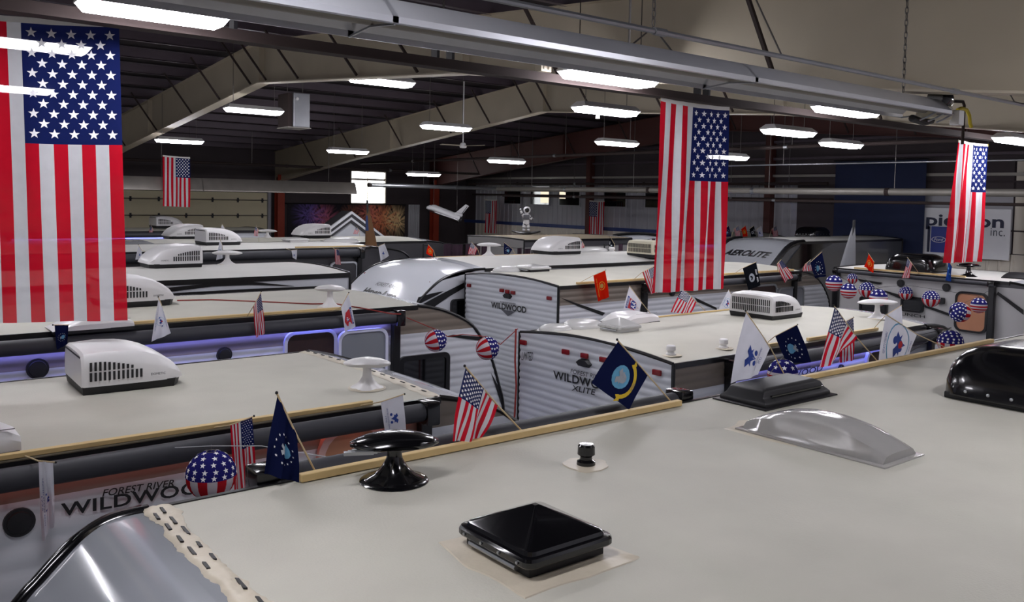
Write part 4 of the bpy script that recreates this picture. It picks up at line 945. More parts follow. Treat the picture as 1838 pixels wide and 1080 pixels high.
# --- C
TC = trailer('third-row trailer with a blue lit awning and an open entry door', -4, 5.9, YC, 11.7, 3.11, None,
             [(5.9, 3.11), (6.08, 3.08), (6.34, 3.01), (6.7, 2.84), (6.9, 2.63), (7.08, 2.34), (7.23, 1.93), (7.32, 1.57), (7.35, 0.6)], crown=0.04, upper=BROWN, lower=ALU, band=0.35, corr=0.10, cap=GEL)
awning(TC, 0.95, 5.55, YC, 3.0, 0.075, led=BLUELED)
speaker(TC, 67, 661, YC-0.01, 0.10); speaker(TC, 402, 636, YC-0.01, 0.085)
wwin(TC, (508, 596), (601, 720), YC, r=0.12, frame=mat('pale_door_frame', 'c9cbe0', 0.4), glass=DINTER, name='entry_doorway')
wwin(TC, (605, 594), (692, 720), YC-0.04, r=0.12, frame=mat('pale_door_frame', 'c9cbe0', 0.4), glass=FROST, name='open_entry_door')
wwin(TC, (714, 640), (803, 720), YC, r=0.08, fw=0.06)
wpoly(TC, [(800, 603), (870, 612), (862, 604), (812, 600)], YC, name='graphic_stripe')
wpoly(TC, [(880, 668), (900, 730), (897, 700)], YC)
board('pine strip along the third-row roof beside the blue lit awning', 2.35, 4.85, YC+0.06, 3.12, 0.05, 0.03)
# --- D
TD = trailer('fourth-row trailer with black sweeping side stripes', -3, 6.69, 12.6, 15.1, 3.23, None, None, crown=0.05, roof=ROOF2, upper=ALU, lower=ALU, band=0, corr=0, right_corr=False, gut=0.07)
def wband(W_, top, low, plane, m=DECAL, lift=0.01):
    T_ = [onY(p, q, plane)-Vector((0, lift, 0)) for p, q in top]; B_ = [onY(p, q, plane)-Vector((0, lift, 0)) for p, q in low]; d = Vector((0, -0.003, 0))
    return build('graphic_stripe', MB().strip([T_, [p+d for p in T_], [p+d for p in B_], B_]), m, W_.root, smooth=0)
wband(TD, [(230, 524), (310, 515), (380, 508), (450, 505), (527, 513)], [(230, 533), (310, 523), (380, 514), (450, 511), (527, 513.6)], 12.6)
wband(TD, [(200, 538), (320, 525), (450, 518), (575, 513)], [(200, 550), (320, 536), (450, 527), (578, 521)], 12.6)
# --- W
TW = trailer('third-row white corrugated trailer with arched rear and red marker lamps', 8.87, 15.4, YW, 12.4, 3.15, None,
             [(15.4, 3.15), (15.9, 3.02), (16.3, 2.7), (16.5, 2.2), (16.5, 0.6)], crown=0.075, upper=BROWN, lower=ALU, band=0.3, left_corr=True, corr=0.085)
WPX = 8.86
wtext(TW, 'WILDWOOD', (883, 552), (946, 562), (883, 541), WPX, 'x', bold=0.025)
wtext(TW, 'FOREST RIVER', (899, 543), (927, 547), (899, 540), WPX, 'x', shear=0.2)
wpoly(TW, [(901, 555), (926, 559), (913, 567)], WPX, 'x', name='emblem', m=DECALG)
for px, py in ((843, 512), (902, 521), (912, 523), (922, 525), (987, 535)): marker(TW, px, py, WPX, w_=0.05, h=0.03)
pc = onX(912, 531, WPX); build('camera_mount', MB().loft([[(WPX-0.04, pc.y+a*0.1, pc.z+b*0.035) for a, b in ((-1, 0), (-.5, 1), (.5, 1), (1, 0), (.6, -1), (-.6, -1))], [(WPX, pc.y+a*0.11, pc.z+b*0.045) for a, b in ((-1, 0), (-.5, 1), (.5, 1), (1, 0), (.6, -1), (-.6, -1))]]), BLACKM, TW.root)
awning(TW, 10.75, 15.1, YW, 3.05, 0.06)
wpoly(TW, [(1003, 533), (1035, 549), (1080, 566), (1085, 561), (1040, 546)], YW)
wpoly(TW, [(1245, 533), (1285, 552), (1285, 556), (1250, 541)], YW)
wwin(TW, (1342, 512), (1389, 580), YW, r=0.1, frame=STEEL, glass=DINTER, name='entry_doorway'); wwin(TW, (1394, 516), (1438, 580), YW-0.03, r=0.1, frame=STEEL, glass=FROST, name='open_entry_door')
speaker(TW, 1206, 524, YW-0.01, 0.07)
board('pine strip along the third-row roof below the scarlet flag', 9.3, 11.2, YW+0.05, 3.16)
board('pine strip along the third-row roof below the black flag', 12.6, 15.2, YW+0.05, 3.16)
# --- H
TH = trailer('fourth-row trailer with a large smooth white curved nose', 9.39, 16.2, 12.55, 15.1, 3.21,
             [(9.39, 3.21), (9.14, 3.21), (8.72, 3.15), (8.42, 3.04), (8.14, 2.84), (7.92, 2.63), (7.75, 2.45), (7.62, 2.2), (7.55, 1.8), (7.55, 0.6)], None, crown=0.10, roof=ROOF2, upper=ALU, lower=ALU, band=0, corr=0, cap=GEL)
n0 = onX(656, 524, 8.1)
def on_nose(py_list): return None
def nose_text(W_, s, curve, zlo, zhi, ya, yb, sh=0.0, m=DECAL, lift=0.012, name='lettering', **k):
    """lettering laid on a curved front cap; reads from ya to yb"""
    vs, fs = textmesh(s, shear=sh, **k); C = sorted(curve, key=lambda p: p[1]); yc_, hw_ = W_.yc, W_.hw
    P = []
    for a, b in vs:
        z = zlo+(zhi-zlo)*b; y = ya+(yb-ya)*a; x = interp(C, z); cr = W_.crown*(1-((y-yc_)/hw_)**2)
        P.append((x-lift-cr*0.75, y, z+0.6*lift+cr*0.65))
    return build(name, MB().add(P, fs), m, W_.root, smooth=0)
TH.yc, TH.hw, TH.crown = (12.55+15.1)/2, (15.1-12.55)/2, 0.10
HC = [(9.39, 3.21), (9.14, 3.21), (8.72, 3.15), (8.42, 3.04), (8.14, 2.84), (7.92, 2.63), (7.75, 2.45), (7.62, 2.2)]
nose_text(TH, 'Hyper-Lyte', HC, 2.585, 2.715, 14.3, 13.15, 0.3, bold=0.035)
nose_text(TH, 'FOREST RIVER', HC, 2.77, 2.83, 14.05, 13.3, 0.3)
for px, py, yy in ((666, 491, 15.0), (760, 509, 12.72)):
    q = onY(px, py, yy); build('marker_lamp', MB().lathe([(0, 0.03), (0.03, 0.02), (0.035, 0), (0.035, -0.02)], (interp(sorted(HC, key=lambda p: p[1]), q.z)-0.0, yy, q.z), 12, mx=Matrix.Rotation(-math.pi/2, 3, 'Y')), REDLENS, TH.root)
wpoly(TH, [(750, 533), (775, 526), (796, 522), (784, 529), (744, 549)], 12.55)
wpoly(TH, [(744, 553), (790, 528), (838, 504), (838, 513), (805, 532), (772, 555)], 12.55)
wwin(TH, (808, 537), (850, 600), 12.55, r=0.08, fw=0.03)
wpoly(TH, [(792, 562), (805, 555), (798, 560)], 12.55)
wpoly(TH, [(980, 481), (1060, 475), (1150, 470), (1150, 474), (1060, 480)], 12.55)
board('thin pine strip on the far edge of the white nosed trailer', 10.0, 13.2, 15.05, 3.215, 0.04, 0.03)
# --- E, F, G behind
TE = trailer('fifth-row trailer with a dark awning under its white roof edge', -1, 9.5, YE, 19.4, 3.35, None, [(9.5, 3.35), (10.0, 3.3), (10.45, 3.15), (10.7, 2.6), (10.7, 0.6)], crown=0.03, roof=ROOF2, upper=DARKG, lower=DARKG, band=0.3, corr=0, cap=GELG, trim=BLKTRIM)
awning(TE, 0.5, 9.2, YE, 3.24, 0.09, m=AWN)
wwin(TE, (592, 470), (640, 520), YE, r=0.1, frame=ALU, glass=DARKG, name='entry_door'); speaker(TE, 641, 460, YE-0.01, 0.09)
board('pale pine strip along the fifth-row roof edge', 7.75, 9.4, YE+0.05, 3.36, 0.05, 0.03)
TF = trailer('sixth-row trailer with a long grey roof and white air conditioner', 6.0, 13.2, 20.4, 23.2, 3.25, [(6.0, 3.25), (5.4, 3.2), (5.0, 3.05), (4.8, 2.5), (4.8, 0.6)], [(13.2, 3.25), (13.85, 3.15), (14.1, 2.7), (14.1, 0.6)], crown=0.06, upper=DARKG, lower=DARKG, band=0.3, corr=0, cap=GEL)
wwin(TF, (262, 440), (300, 462), 20.4, r=0.1)
TG = trailer('farthest trailer with a blue lit side below the overhead door', 0, 11.5, 27.4, 29.8, 3.27, None, None, crown=0.05, upper=DARKG, lower=ALU, band=0.1, corr=0.1)
awning(TG, 4, 9.5, 27.4, 3.16, 0.08, led=BLUELED, arms=False)
# --- tan-roofed trailer with the astronaut, arched trailer, grey nose
TI = trailer('trailer under a tan tarp carrying the astronaut figure', 14.2, 18.2, 17.3, 19.8, 3.42, None, None, crown=0.03, roof=ROOFTAN, upper=DARKG, lower=ALUG, band=0.2, corr=0)
ztop = onX(1140, 419, 18.8).z-0.1
TJ = trailer('far white trailer end with a thick black arched outline', 18.8, 24.0, 16.1, 18.6, ztop, None, None, crown=0.12, upper=BLKTRIM, lower=ALU, band=0.08, corr=0, left_corr=False)
awning(TJ, 19.4, 23.6, 16.1, ztop-0.1, 0.06, led=BLUELED, arms=False)
build('arched_outline', MB().tube([(18.77, 16.1+2.5*k/12, ztop+0.12*(1-((k-6)/6)**2)) for k in range(13)], 0.045, 6), BLKTRIM, TJ.root)
for dy in (-0.2, 0, 0.2): build('marker_lamp', MB().box(18.74, 18.8, 17.35+dy-0.06, 17.35+dy+0.06, ztop-0.38, ztop-0.32), REDLENS, TJ.root, bevel=0.01)
AC_ = [(19.1, 3.56), (18.8, 3.55), (18.56, 3.5), (18.36, 3.4), (18.12, 3.22), (17.8, 2.97), (17.55, 2.7), (17.4, 2.3), (17.4, 0.6)]
TAe = trailer('trailer with a tall dark grey sloping nose', 19.1, 24.0, 12.3, 14.15, 3.56, AC_, None, crown=0.05, roof=ROOF2, upper=GELD, lower=GELD, band=0, corr=0, cap=mat('mid_grey_gelcoat', '6f7175', 0.2, var=0.05, scale=1.3, coat=0.4))
TAe.yc, TAe.hw, TAe.crown = 13.225, 0.925, 0.05
nose_text(TAe, 'AEROLITE', AC_, 3.14, 3.28, 13.9, 12.55, 0.35, bold=0.025)
build('nose_trim', MB().tube([(x-0.02, 12.29, z) for x, z in AC_[:-1]], 0.06, 8), BLKTRIM, TAe.root)
build('nose_trim', MB().tube([(x-0.02, 14.16, z) for x, z in AC_[:-1]], 0.06, 8), BLKTRIM, TAe.root)
build('cap_light_strip', MB().tube([(17.80, 13.98, 3.02), (17.62, 14.0, 2.8)], 0.022, 6), glow('pale_light_bar', (0.9, 0.85, 1), 1.5), TAe.root)
build('windscreen', MB().strip([[(19.0, 12.28, 3.5), (20.4, 12.28, 3.5)], [(18.6, 12.28, 3.2), (19.9, 12.28, 3.35)], [(18.1, 12.28, 2.8), (19.0, 12.28, 2.9)]]), BLKGLASS, TAe.root)
# --- Launch: parked across, side to the aisle
LT = Matrix.Translation((15.7, 0, 0)) @ Matrix.Rotation(-math.pi/2, 4, 'Z')
TL_ = trailer('trailer parked across the end with a pale grey side and black dome air conditioner', -9.4, -6.15, 0, 2.4, 3.25, None,
              [(-6.15, 3.25), (-5.85, 3.2), (-5.6, 3.08), (-5.35, 2.85), (-5.15, 2.45), (-5.1, 1.9), (-5.1, 0.6)], crown=0.02, roof=ROOF2, upper=DARKG, lower=mat('pale_grey_side', 'a9a8a8', 0.3, var=0.04), band=0.1, corr=0, cap=GEL, T=LT)
LX = 15.69
awning(TL_, -9.3, -6.4, 0, 3.2, 0.035, arms=True, arm_len=1.3)
speaker(TL_, 1617, 508, LX, 0.07, 'x'); speaker(TL_, 1699, 516, LX, 0.07, 'x')
wwin(TL_, (1619, 533), (1658, 562), LX, 'x', r=0.06); wwin(TL_, (1545, 531), (1593, 564), LX, 'x', r=0.05)
wwin(TL_, (1683, 533), (1696, 546), LX, 'x', r=0.02, fw=0.015)
wwin(TL_, (1717, 521), (1772, 600), LX, 'x', r=0.12, glass=COPPER, name='entry_doorway')
wpoly(TL_, [(1540, 500), (1585, 507), (1580, 510), (1545, 505)], LX, 'x')
wpoly(TL_, [(1568, 515), (1620, 530), (1655, 534), (1655, 538), (1615, 535)], LX, 'x'); wpoly(TL_, [(1660, 546), (1710, 564), (1708, 568), (1660, 551)], LX, 'x'); wpoly(TL_, [(1792, 523), (1838, 556), (1838, 565), (1790, 528)], LX, 'x')
wtext(TL_, 'LAUNCH', (1601, 563), (1661, 571), (1601, 558), LX, 'x', bold=0.012)
board('pine strip along the roof of the trailer parked across', -9.0, -6.9, 0.05, 3.26, 0.05, 0.03, T=LT)

# ================================================================== rooftop equipment
def make_ac(body=WHITEP, base=BLACKM, label='x', letter=DECAL, dome=False, grille=False):
    t = thing('rooftop_air_conditioner', label, 'air conditioner', (0, 0, 0), group='white rooftop air conditioners' if not dome else None)
    L, W = 0.76, 0.36
    st = [(0.0, 0.31, 0.34), (0.02, 0.328, 0.352), (0.2, 0.338, 0.36), (0.36, 0.33, 0.36), (0.46, 0.312, 0.358), (0.55, 0.282, 0.354), (0.63, 0.238, 0.344), (0.70, 0.185, 0.325), (0.745, 0.135, 0.295), (0.768, 0.095, 0.26)]
    loops = []
    for x, h, hw in st:
        lp = [(x, -hw, 0.068), (x, -hw+0.004, 0.068+(h-0.068)*0.55), (x, -hw+0.018, h-0.045 if h > 0.13 else h*0.75), (x, -hw+0.045, h-0.012), (x, -hw+0.085, h-0.002), (x, -hw*0.4, h+0.004), (x, hw*0.4, h+0.004), (x, hw-0.085, h-0.002), (x, hw-0.045, h-0.012), (x, hw-0.018, h-0.045 if h > 0.13 else h*0.75), (x, hw-0.004, 0.068+(h-0.068)*0.55), (x, hw, 0.068)]
        loops.append(lp)
    build('shroud', MB().loft(loops), body, t, smooth=32, world=False)
    build('base_pan', MB().loft([[(0.015, -0.33, 0.0), (0.68, -0.33, 0.0), (0.74, -0.22, 0), (0.74, 0.22, 0), (0.68, 0.33, 0.0), (0.015, 0.33, 0.0)], [(0.005, -0.345, 0.072), (0.69, -0.345, 0.072), (0.75, -0.25, 0.072), (0.75, 0.25, 0.072), (0.69, 0.345, 0.072), (0.005, 0.345, 0.072)]]), base, t, smooth=0, world=False)
    for sg in (-1, 1):
        sl = MB()
        for k in range(13):
            x = 0.055+k*0.033
            h = 0.315-0.05*max(0, (x-0.2)/0.3)**1.6; top = 0.258-0.085*max(0, (x-0.12)/0.36)**1.5
            for za, zb in ((0.112, 0.178), (0.19, top)):
                if zb-za > 0.015 and not (za < 0.15 and k > 11): sl.box(x, x+0.016, sg*0.362-0.008 if sg > 0 else -0.364, sg*0.364 if sg > 0 else -0.354, za, zb)
        build('side_louvre', sl, BLACKM, t, smooth=0, world=False)
    bk = MB()
    for k in range(20):
        y = -0.30+k*0.0305
        for za, zb in ((0.10, 0.18), (0.19, 0.27)): bk.box(-0.006, 0.004, y, y+0.014, za, zb)
    if grille: build('rear_grille', bk, BLACKM, t, smooth=0, world=False)
    else: build('rear_slit', MB().box(-0.004, 0.004, -0.29, 0.29, 0.284, 0.296), BLACKM, t, smooth=0, world=False)
    if not dome:
        tx = MB()
        for sg in (-1, 1):
            o = Vector((0.50, -0.358, 0.115)) if sg < 0 else Vector((0.61, 0.358, 0.115))
            put_text('DOMETIC', o, Vector((0.11 if sg < 0 else -0.11, 0, 0)), Vector((0, 0, 0.018)), tx)
        build('lettering', tx, letter, t, smooth=0, world=False)
    return t
ACP = make_ac(); usedac = False
def place_ac(loc, rz, label, sc=1.0):
    global usedac
    if not usedac:
        ACP.location = loc; ACP.rotation_euler = (0, 0, rz); ACP.scale = (sc,)*3; ACP['label'] = label; usedac = True; return ACP
    return dup(ACP, loc, (0, 0, rz), label, scale=sc)
a = onZ(145, 714, 2.92)
place_ac((a.x+0.02, a.y+0.36, TB.z(a.y+0.36)), -0.03, 'white rooftop air conditioner on the roof nearest the biggest flag')
a = onZ(318, 550, 3.13); place_ac((a.x-0.8, a.y+0.36, TC.z(a.y+0.36)), 0, 'white rooftop air conditioner with its rear hidden by the biggest flag', 1.05)
a = onX(1310, 572, 10.33); AC3 = make_ac(grille=True, label='white rooftop air conditioner showing its rear grille, on the second-row corrugated trailer'); AC3.location = (9.85, 7.12, TX.z(7.12)-0.01); AC3.scale = (1.02,)*3
a = onZ(354, 479, 3.26); place_ac((a.x, a.y+0.1, TD.z(a.y+0.1)), math.pi, 'white rooftop air conditioner on the black striped trailer', 1.08)
a = onZ(347, 437, 3.38); place_ac((a.x, 18.4, TE.z(18.4)), 0, 'white rooftop air conditioner on the fifth-row roof, louvres facing the hanging door flag', 1.05)
a = onY(357, 424, 22.4); place_ac((a.x, 22.4, TF.z(22.4)), math.pi, 'white rooftop air conditioner partly behind another air conditioner', 1.1)
a = onY(274, 405, 28.6); place_ac((a.x, 28.6, TG.z(28.6)), 0, 'white rooftop air conditioner on the farthest trailer by the overhead door', 1.15)
a = onY(583, 423, 21.9); place_ac((a.x, 21.9, TF.z(21.9)), math.pi, 'white rooftop air conditioner in front of the fireworks mural', 1.12)
a = onY(1022, 459, 14.2); place_ac((a.x, 14.2, TH.z(14.2)), math.pi, 'white rooftop air conditioner on the white nosed trailer', 1.12)
AC2 = make_ac(body=IVORY, grille=True, label='ivory boxy rooftop air conditioner beside the tall hanging flag'); AC2['group'] = 'ivory air conditioner'
a = onY(1150, 473, 12.95); AC2.location = (a.x, 13.0, TH.z(13.0)); AC2.scale = (1.1,)*3
# glossy black dome air conditioners
def dome_ac(label, loc, L, W, Hh, rz=0):
    t = thing('dome_air_conditioner', label, 'air conditioner', loc, (0, 0, rz), group='black dome air conditioners')
    loops = []
    for k in range(17):
        u = k/16; x = L*u; e = min(u, 1-u)
        h = Hh*(1-(1-min(1, e/0.28))**2.4)**0.5 if e > 0 else 0.0
        h = 0.05+(Hh-0.05)*(h/Hh) if Hh else 0; hw = W/2*(0.80+0.2*(1-(1-min(1, e/0.16))**2)**0.5)
        lp = []
        for q in range(17):
            an = math.pi*q/16; c, s_ = math.cos(an), math.sin(an)
            lp.append((x, -hw*math.copysign(abs(c)**0.5, c), 0.03+(h-0.03)*(s_**0.55)))
        loops.append(lp)
    build('shroud', MB().loft(loops), BLACKP, t, smooth=50, world=False)
    build('base_pan', MB().box(0.03, L-0.03, -W/2*0.95, W/2*0.95, 0, 0.045), BLACKM, t, bevel=0.01, world=False)
    sc = MB()
    for k in range(6): sc.lathe([(0.011, -0.004), (0.011, 0.006), (0, 0.01)], (0.1+k*(L-0.2)/5, -W/2*0.97, 0.075), 8, mx=Matrix.Rotation(math.pi/2, 3, 'X'))
    for k in range(5): sc.lathe([(0.011, -0.004), (0.011, 0.006), (0, 0.01)], (0.008, -W/2*0.62+k*W*1.24/8, 0.07), 8, mx=Matrix.Rotation(-math.pi/2, 3, 'Y'))
    build('screw_caps', sc, STEEL, t, world=False)
    return t
dome_ac('large glossy black dome air conditioner on the nearest roof', (5.93, 2.28, 3.205), 1.0, 0.92, 0.37)
a = onX(1654, 487, 16.6); dome_ac('glossy black dome air conditioner on the trailer parked across', (16.35, a.y+0.45, 3.265), 0.95, 0.7, 0.34, -math.pi/2)
a = onY(1441, 424, 13.7); dome_ac('small black dome air conditioner behind the dark grey nose', (a.x, 13.7, TAe.z(13.7)), 0.95, 0.6, 0.28)
# batwing antennas
def antenna(label, loc, m, rz, wing=0.5, hgt=0.2, tilt=0.0, fins=False):
    t = thing('batwing_antenna', label, 'antenna', loc, (0, 0, rz), group='batwing antennas')
    loops = []
    for h, r, sq in ((0, 0.115, 0.6), (0.012, 0.105, 0.6), (0.03, 0.075, 0.6), (0.06, 0.05, 0.8), (0.10, 0.038, 1), (hgt-0.03, 0.034, 1), (hgt+0.01, 0.036, 1)):
        lp = []
        for k in range(24):
            an = 2*math.pi*k/24; rr = r*(1+(0.25*abs(math.cos(2*an)) if sq < 1 else 0)); lp.append((rr*math.cos(an), rr*math.sin(an), h))
        loops.append(lp)
    build('pedestal', MB().loft(loops), m, t, smooth=45, world=False)
    loops = []
    for k in range(13):
        u = -1+2*k/12; c = max(0.06, (1-abs(u)**2.2))
        loops.append([(wing/2*u, 0.115*(c**0.6)*math.cos(2*math.pi*q/12), hgt+0.035+0.040*(c**0.5)*math.sin(2*math.pi*q/12)-0.012*abs(u)) for q in range(12)])
    build('wing', MB().loft(loops), m, t, smooth=60, world=False)
    if fins:
        for k in range(3): build('fin', MB().box(-wing/2-0.03+0.02*k, -wing/2+0.10+0.02*k, -0.10+0.055*k, -0.075+0.055*k, hgt+0.0-0.012*k, hgt+0.015-0.012*k), STEEL, t, smooth=0, world=False)
    build('flange_sealant', MB().lathe([(0.0, 0.004), (0.11, 0.009), (0.15, 0.005), (0.158, 0.0)], (0, 0, 0), 22), m if m is BLACKP else SEAL, t, world=False)
    return t
antenna('glossy black batwing antenna on the nearest roof', (2.02, 3.36, 3.205), BLACKP, -0.45, 0.40, 0.15, fins=True)
antenna('white batwing antenna on the roof with the nearest white air conditioner', (3.47, 6.22, TB.z(6.22)), WHITEP, -0.6, 0.38, 0.18)
a = onZ(592, 549, 3.14); antenna('white batwing antenna on the roof with the red rope', (a.x, a.y, TC.z(a.y)), WHITEP, -0.8, 0.38, 0.2)
a = onZ(1574, 573, 2.9); antenna('white batwing antenna beneath the star lanterns', (a.x, a.y, TX.z(a.y)), WHITEP, -0.5, 0.6, 0.2)
a = onZ(408, 471, 3.28); antenna('white batwing antenna on the black striped trailer', (a.x, a.y, TD.z(a.y)), WHITEP, -0.4, 0.5, 0.17)
a = onY(480, 421, 22); antenna('white batwing antenna in front of the red column', (a.x, 22, TF.z(22)), WHITEP, -0.6, 0.5, 0.16)
a = onY(877, 460, 14.4); antenna('white batwing antenna beside the dark bunting panels', (a.x, 14.4, TH.z(14.4)), WHITEP, -0.6, 0.5, 0.2)
a = onX(1738, 496, 16.1); antenna('small black batwing antenna on the trailer parked across', (16.1, a.y, 3.26), BLACKP, -0.9, 0.4, 0.17)
# vents and domes of the nearest roof
def puddle(pts, z, root, wob=0.012, hgt=0.006):
    cx_ = sum(p[0] for p in pts)/len(pts); cy_ = sum(p[1] for p in pts)/len(pts); n = 60; rim = []
    N = len(pts)
    for k in range(n):
        u = k/n*N; i = int(u); f_ = u-i; f_ = f_*f_*(3-2*f_)*0.5+f_*0.5; a_, b_ = pts[i % N], pts[(i+1) % N]
        x, y = a_[0]+(b_[0]-a_[0])*f_, a_[1]+(b_[1]-a_[1])*f_
        d = math.hypot(x-cx_, y-cy_); th_ = 2*math.pi*k/n; g = 1+wob/d*(0.8*math.sin(3*th_+cx_*5)+0.6*math.sin(5*th_+1)+0.4*math.sin(8*th_+2))
        rim.append((cx_+(x-cx_)*g, cy_+(y-cy_)*g))
    rows = [[(x, y, z) for x, y in rim], [(cx_+(x-cx_)*0.985, cy_+(y-cy_)*0.985, z+hgt) for x, y in rim], [(cx_+(x-cx_)*0.8, cy_+(y-cy_)*0.8, z+hgt*1.1) for x, y in rim], [(cx_+(x-cx_)*0.02, cy_+(y-cy_)*0.02, z+hgt*1.1) for x, y in rim]]
    return build('sealant_puddle', MB().strip(rows, closed=True), SEAL, root, smooth=50)
def lid_vent(label, x0, x1, y0, y1, z, m, base, pk=0.065, puddled=True, seg_h=0.1):
    t = thing('roof_vent', label, 'vent', ((x0+x1)/2, (y0+y1)/2, z))
    if puddled: puddle([(x0-0.07, y0-0.07), ((x0+x1)/2, y0-0.085), (x1+0.05, y0-0.055), (x1+0.06, (y0+y1)/2), (x1+0.04, y1+0.04), ((x0+x1)/2, y1+0.05), (x0-0.05, y1+0.05), (x0-0.075, (y0+y1)/2)], z-0.001, t)
    build('vent_base', MB().box(x0+0.03, x1-0.03, y0+0.03, y1-0.03, z, z+0.045), base, t, bevel=0.008)
    cx_, cy_ = (x0+x1)/2, (y0+y1)/2
    def sq(f, zz): return rrsq(x0, x1, y0, y1, f, zz)
    def rrsq(xa, xb, ya, yb, f, zz):
        xa, xb = cx_+(xa-cx_)*f, cx_+(xb-cx_)*f; ya, yb = cy_+(ya-cy_)*f, cy_+(yb-cy_)*f
        return [(p, q, zz) for p, q in rrect(xa, xb, ya, yb, 0.035*f, 3)]
    lid = MB(); lid.loft([sq(0.985, z+0.045), sq(1.0, z+0.05), sq(1.0, z+0.068), sq(0.975, z+0.078), sq(0.90, z+0.080), sq(0.875, z+0.093), sq(0.84, z+0.098), sq(0.05, z+0.098+pk)])
    l_ = build('lid', lid, m, t, smooth=14)
    sc = MB()
    for k in range(4): sc.lathe([(0.006, 0), (0.006, 0.004), (0, 0.006)], (x0-0.001, y0+0.06+k*(y1-y0-0.12)/3, z+0.058), 8, mx=Matrix.Rotation(-math.pi/2, 3, 'Y'))
    build('rivets', sc, STEEL, l_)
    build('hinge_rod', MB().tube([(x0+0.012, y0+0.08, z+0.03), (x0+0.012, y1-0.08, z+0.03)], 0.01, 8), STEEL, t)
    return t
lid_vent('square black pyramid-lid roof vent in a pale sealant puddle', 1.83, 2.245, 2.17, 2.60, 3.203, BLACKP, BLACKM, pk=0.075)
def stack_vent(label, x, y, z, m, r=0.035, pud=True, group=None):
    t = thing('plumbing_vent', label, 'vent', (x, y, z), group=group)
    if pud: puddle([(x+0.11*math.cos(a), y+0.11*math.sin(a)) for a in [k*math.pi/12 for k in range(24)]], z-0.001, t, 0.008, 0.005)
    build('vent_pipe', MB().lathe([(0, 0), (r*1.35, 0), (r*1.3, 0.02), (r*0.85, 0.03), (r*0.85, 0.05), (0, 0.05)], (x, y, z), 20), m, t)
    build('vent_cap', MB().lathe([(0, 0.045), (r*0.9, 0.045), (r*1.25, 0.055), (r*1.2, 0.095), (r*0.95, 0.105), (0, 0.106)], (x, y, z), 20), m, t)
    return t
stack_vent('small round black plumbing vent in the middle of the nearest roof', 2.9, 3.02, 3.204, BLACKP)
# low black refrigerator vent
t = thing('refrigerator_vent', 'long low black louvred refrigerator vent on the nearest roof edge', 'vent', (4.9, 3.38, 3.2))
m_ = MB(); xs = (4.62, 5.36)
def fl_(f, zz, dx=0): return [(4.62+dx, 3.2+(0.12-f*0.12), zz), (5.36-dx, 3.2+(0.12-f*0.12), zz), (5.36-dx, 3.56-(0.12-f*0.12), zz), (4.62+dx, 3.56-(0.12-f*0.12), zz)]
build('vent_cover', MB().loft([fl_(1, 3.205), fl_(1, 3.235), fl_(0.7, 3.26, 0.02), fl_(0.6, 3.30, 0.05), fl_(0.35, 3.318, 0.10)]), BLACKM, t, bevel=0.01)
build('louvre_slot', MB().box(4.72, 5.30, 3.222, 3.236, 3.262, 3.272), BLACKP, t, smooth=0); build('vent_skirt', MB().box(4.58, 5.40, 3.17, 3.585, 3.202, 3.212), BLACKM, t, bevel=0.004)
# skylight
t = thing('skylight_dome', 'long smoky translucent skylight dome on the nearest roof', 'skylight', (4.26, 2.56, 3.2))
loops = []
for k in range(17):
    u = k/16; y = 2.15+0.84*u
    h = 0.20*(math.sin(math.pi*min(1, 0.16+u*0.84))**0.75); h = max(h, 0.035); h = 0.15*(1-((u-0.5)/0.56)**2)**0.8
    lp = [(4.10+0.34*q/10, y, 3.212+h*(1-abs(q/5-1)**4)**0.5 if 0 < q < 10 else 3.212) for q in range(11)]
    loops.append(lp)
build('dome', MB().strip(loops).add(loops[0], [tuple(range(11))]).add(loops[-1], [tuple(range(11))]), SKYL, t, smooth=40)
build('dome_flange', MB().box(4.07, 4.47, 2.12, 3.02, 3.203, 3.213), SKYL, t, bevel=0.004)
build('light_well', MB().box(4.13, 4.41, 2.18, 2.95, 3.2035, 3.206), mat('light_well_white', 'a9a7a2', 0.7), t, smooth=0)
puddle([(4.0, 2.05), (4.25, 2.03), (4.52, 2.06), (4.54, 2.5), (4.52, 3.05), (4.25, 3.1), (4.02, 3.08), (3.99, 2.5)], 3.2005, t, 0.02, 0.003)
# equipment on the corrugated trailer (X)
lid_vent('square milky pyramid-lid roof vent behind the navy flag', 7.27, 7.65, 7.05, 7.45, TX.z(7.2)-0.005, MILKY, WHITEP, puddled=False)
def max_cover(label, x0, x1, y0, y1, z, hgt=0.13, m=WHITEP):
    t = thing('vent_cover', label, 'vent', ((x0+x1)/2, (y0+y1)/2, z)); loops = []
    for k in range(9):
        u = k/8; x = x0+(x1-x0)*u; h = hgt*(0.25+0.75*min(1, (u/0.3))**0.7)*(1-0.35*max(0, (u-0.75)/0.25)**2); g = 0.85+0.15*math.sin(math.pi*min(1, 0.2+u*0.8))
        hw = (y1-y0)/2*g; yc = (y0+y1)/2
        loops.append([(x, yc-hw, z+0.02), (x, yc-hw*0.97, z+h*0.7), (x, yc-hw*0.8, z+h), (x, yc+hw*0.8, z+h), (x, yc+hw*0.97, z+h*0.7), (x, yc+hw, z+0.02)])
    build('cover', MB().loft(loops), m, t, smooth=35); build('base_seal', MB().box(x0+0.01, x1-0.01, y0+0.01, y1-0.01, z-0.01, z+0.022), BLACKM, t, smooth=0)
    build('seam_slot', MB().box(x0+(x1-x0)*0.4, x1-0.03, y0+0.05, y0+0.06, z+hgt*0.985, z+hgt*1.005), BLACKM, t, smooth=0)
    return t
max_cover('white domed vent cover on the far edge of the corrugated trailer', 7.9, 8.6, 7.6, 8.05, TX.z(7.8))
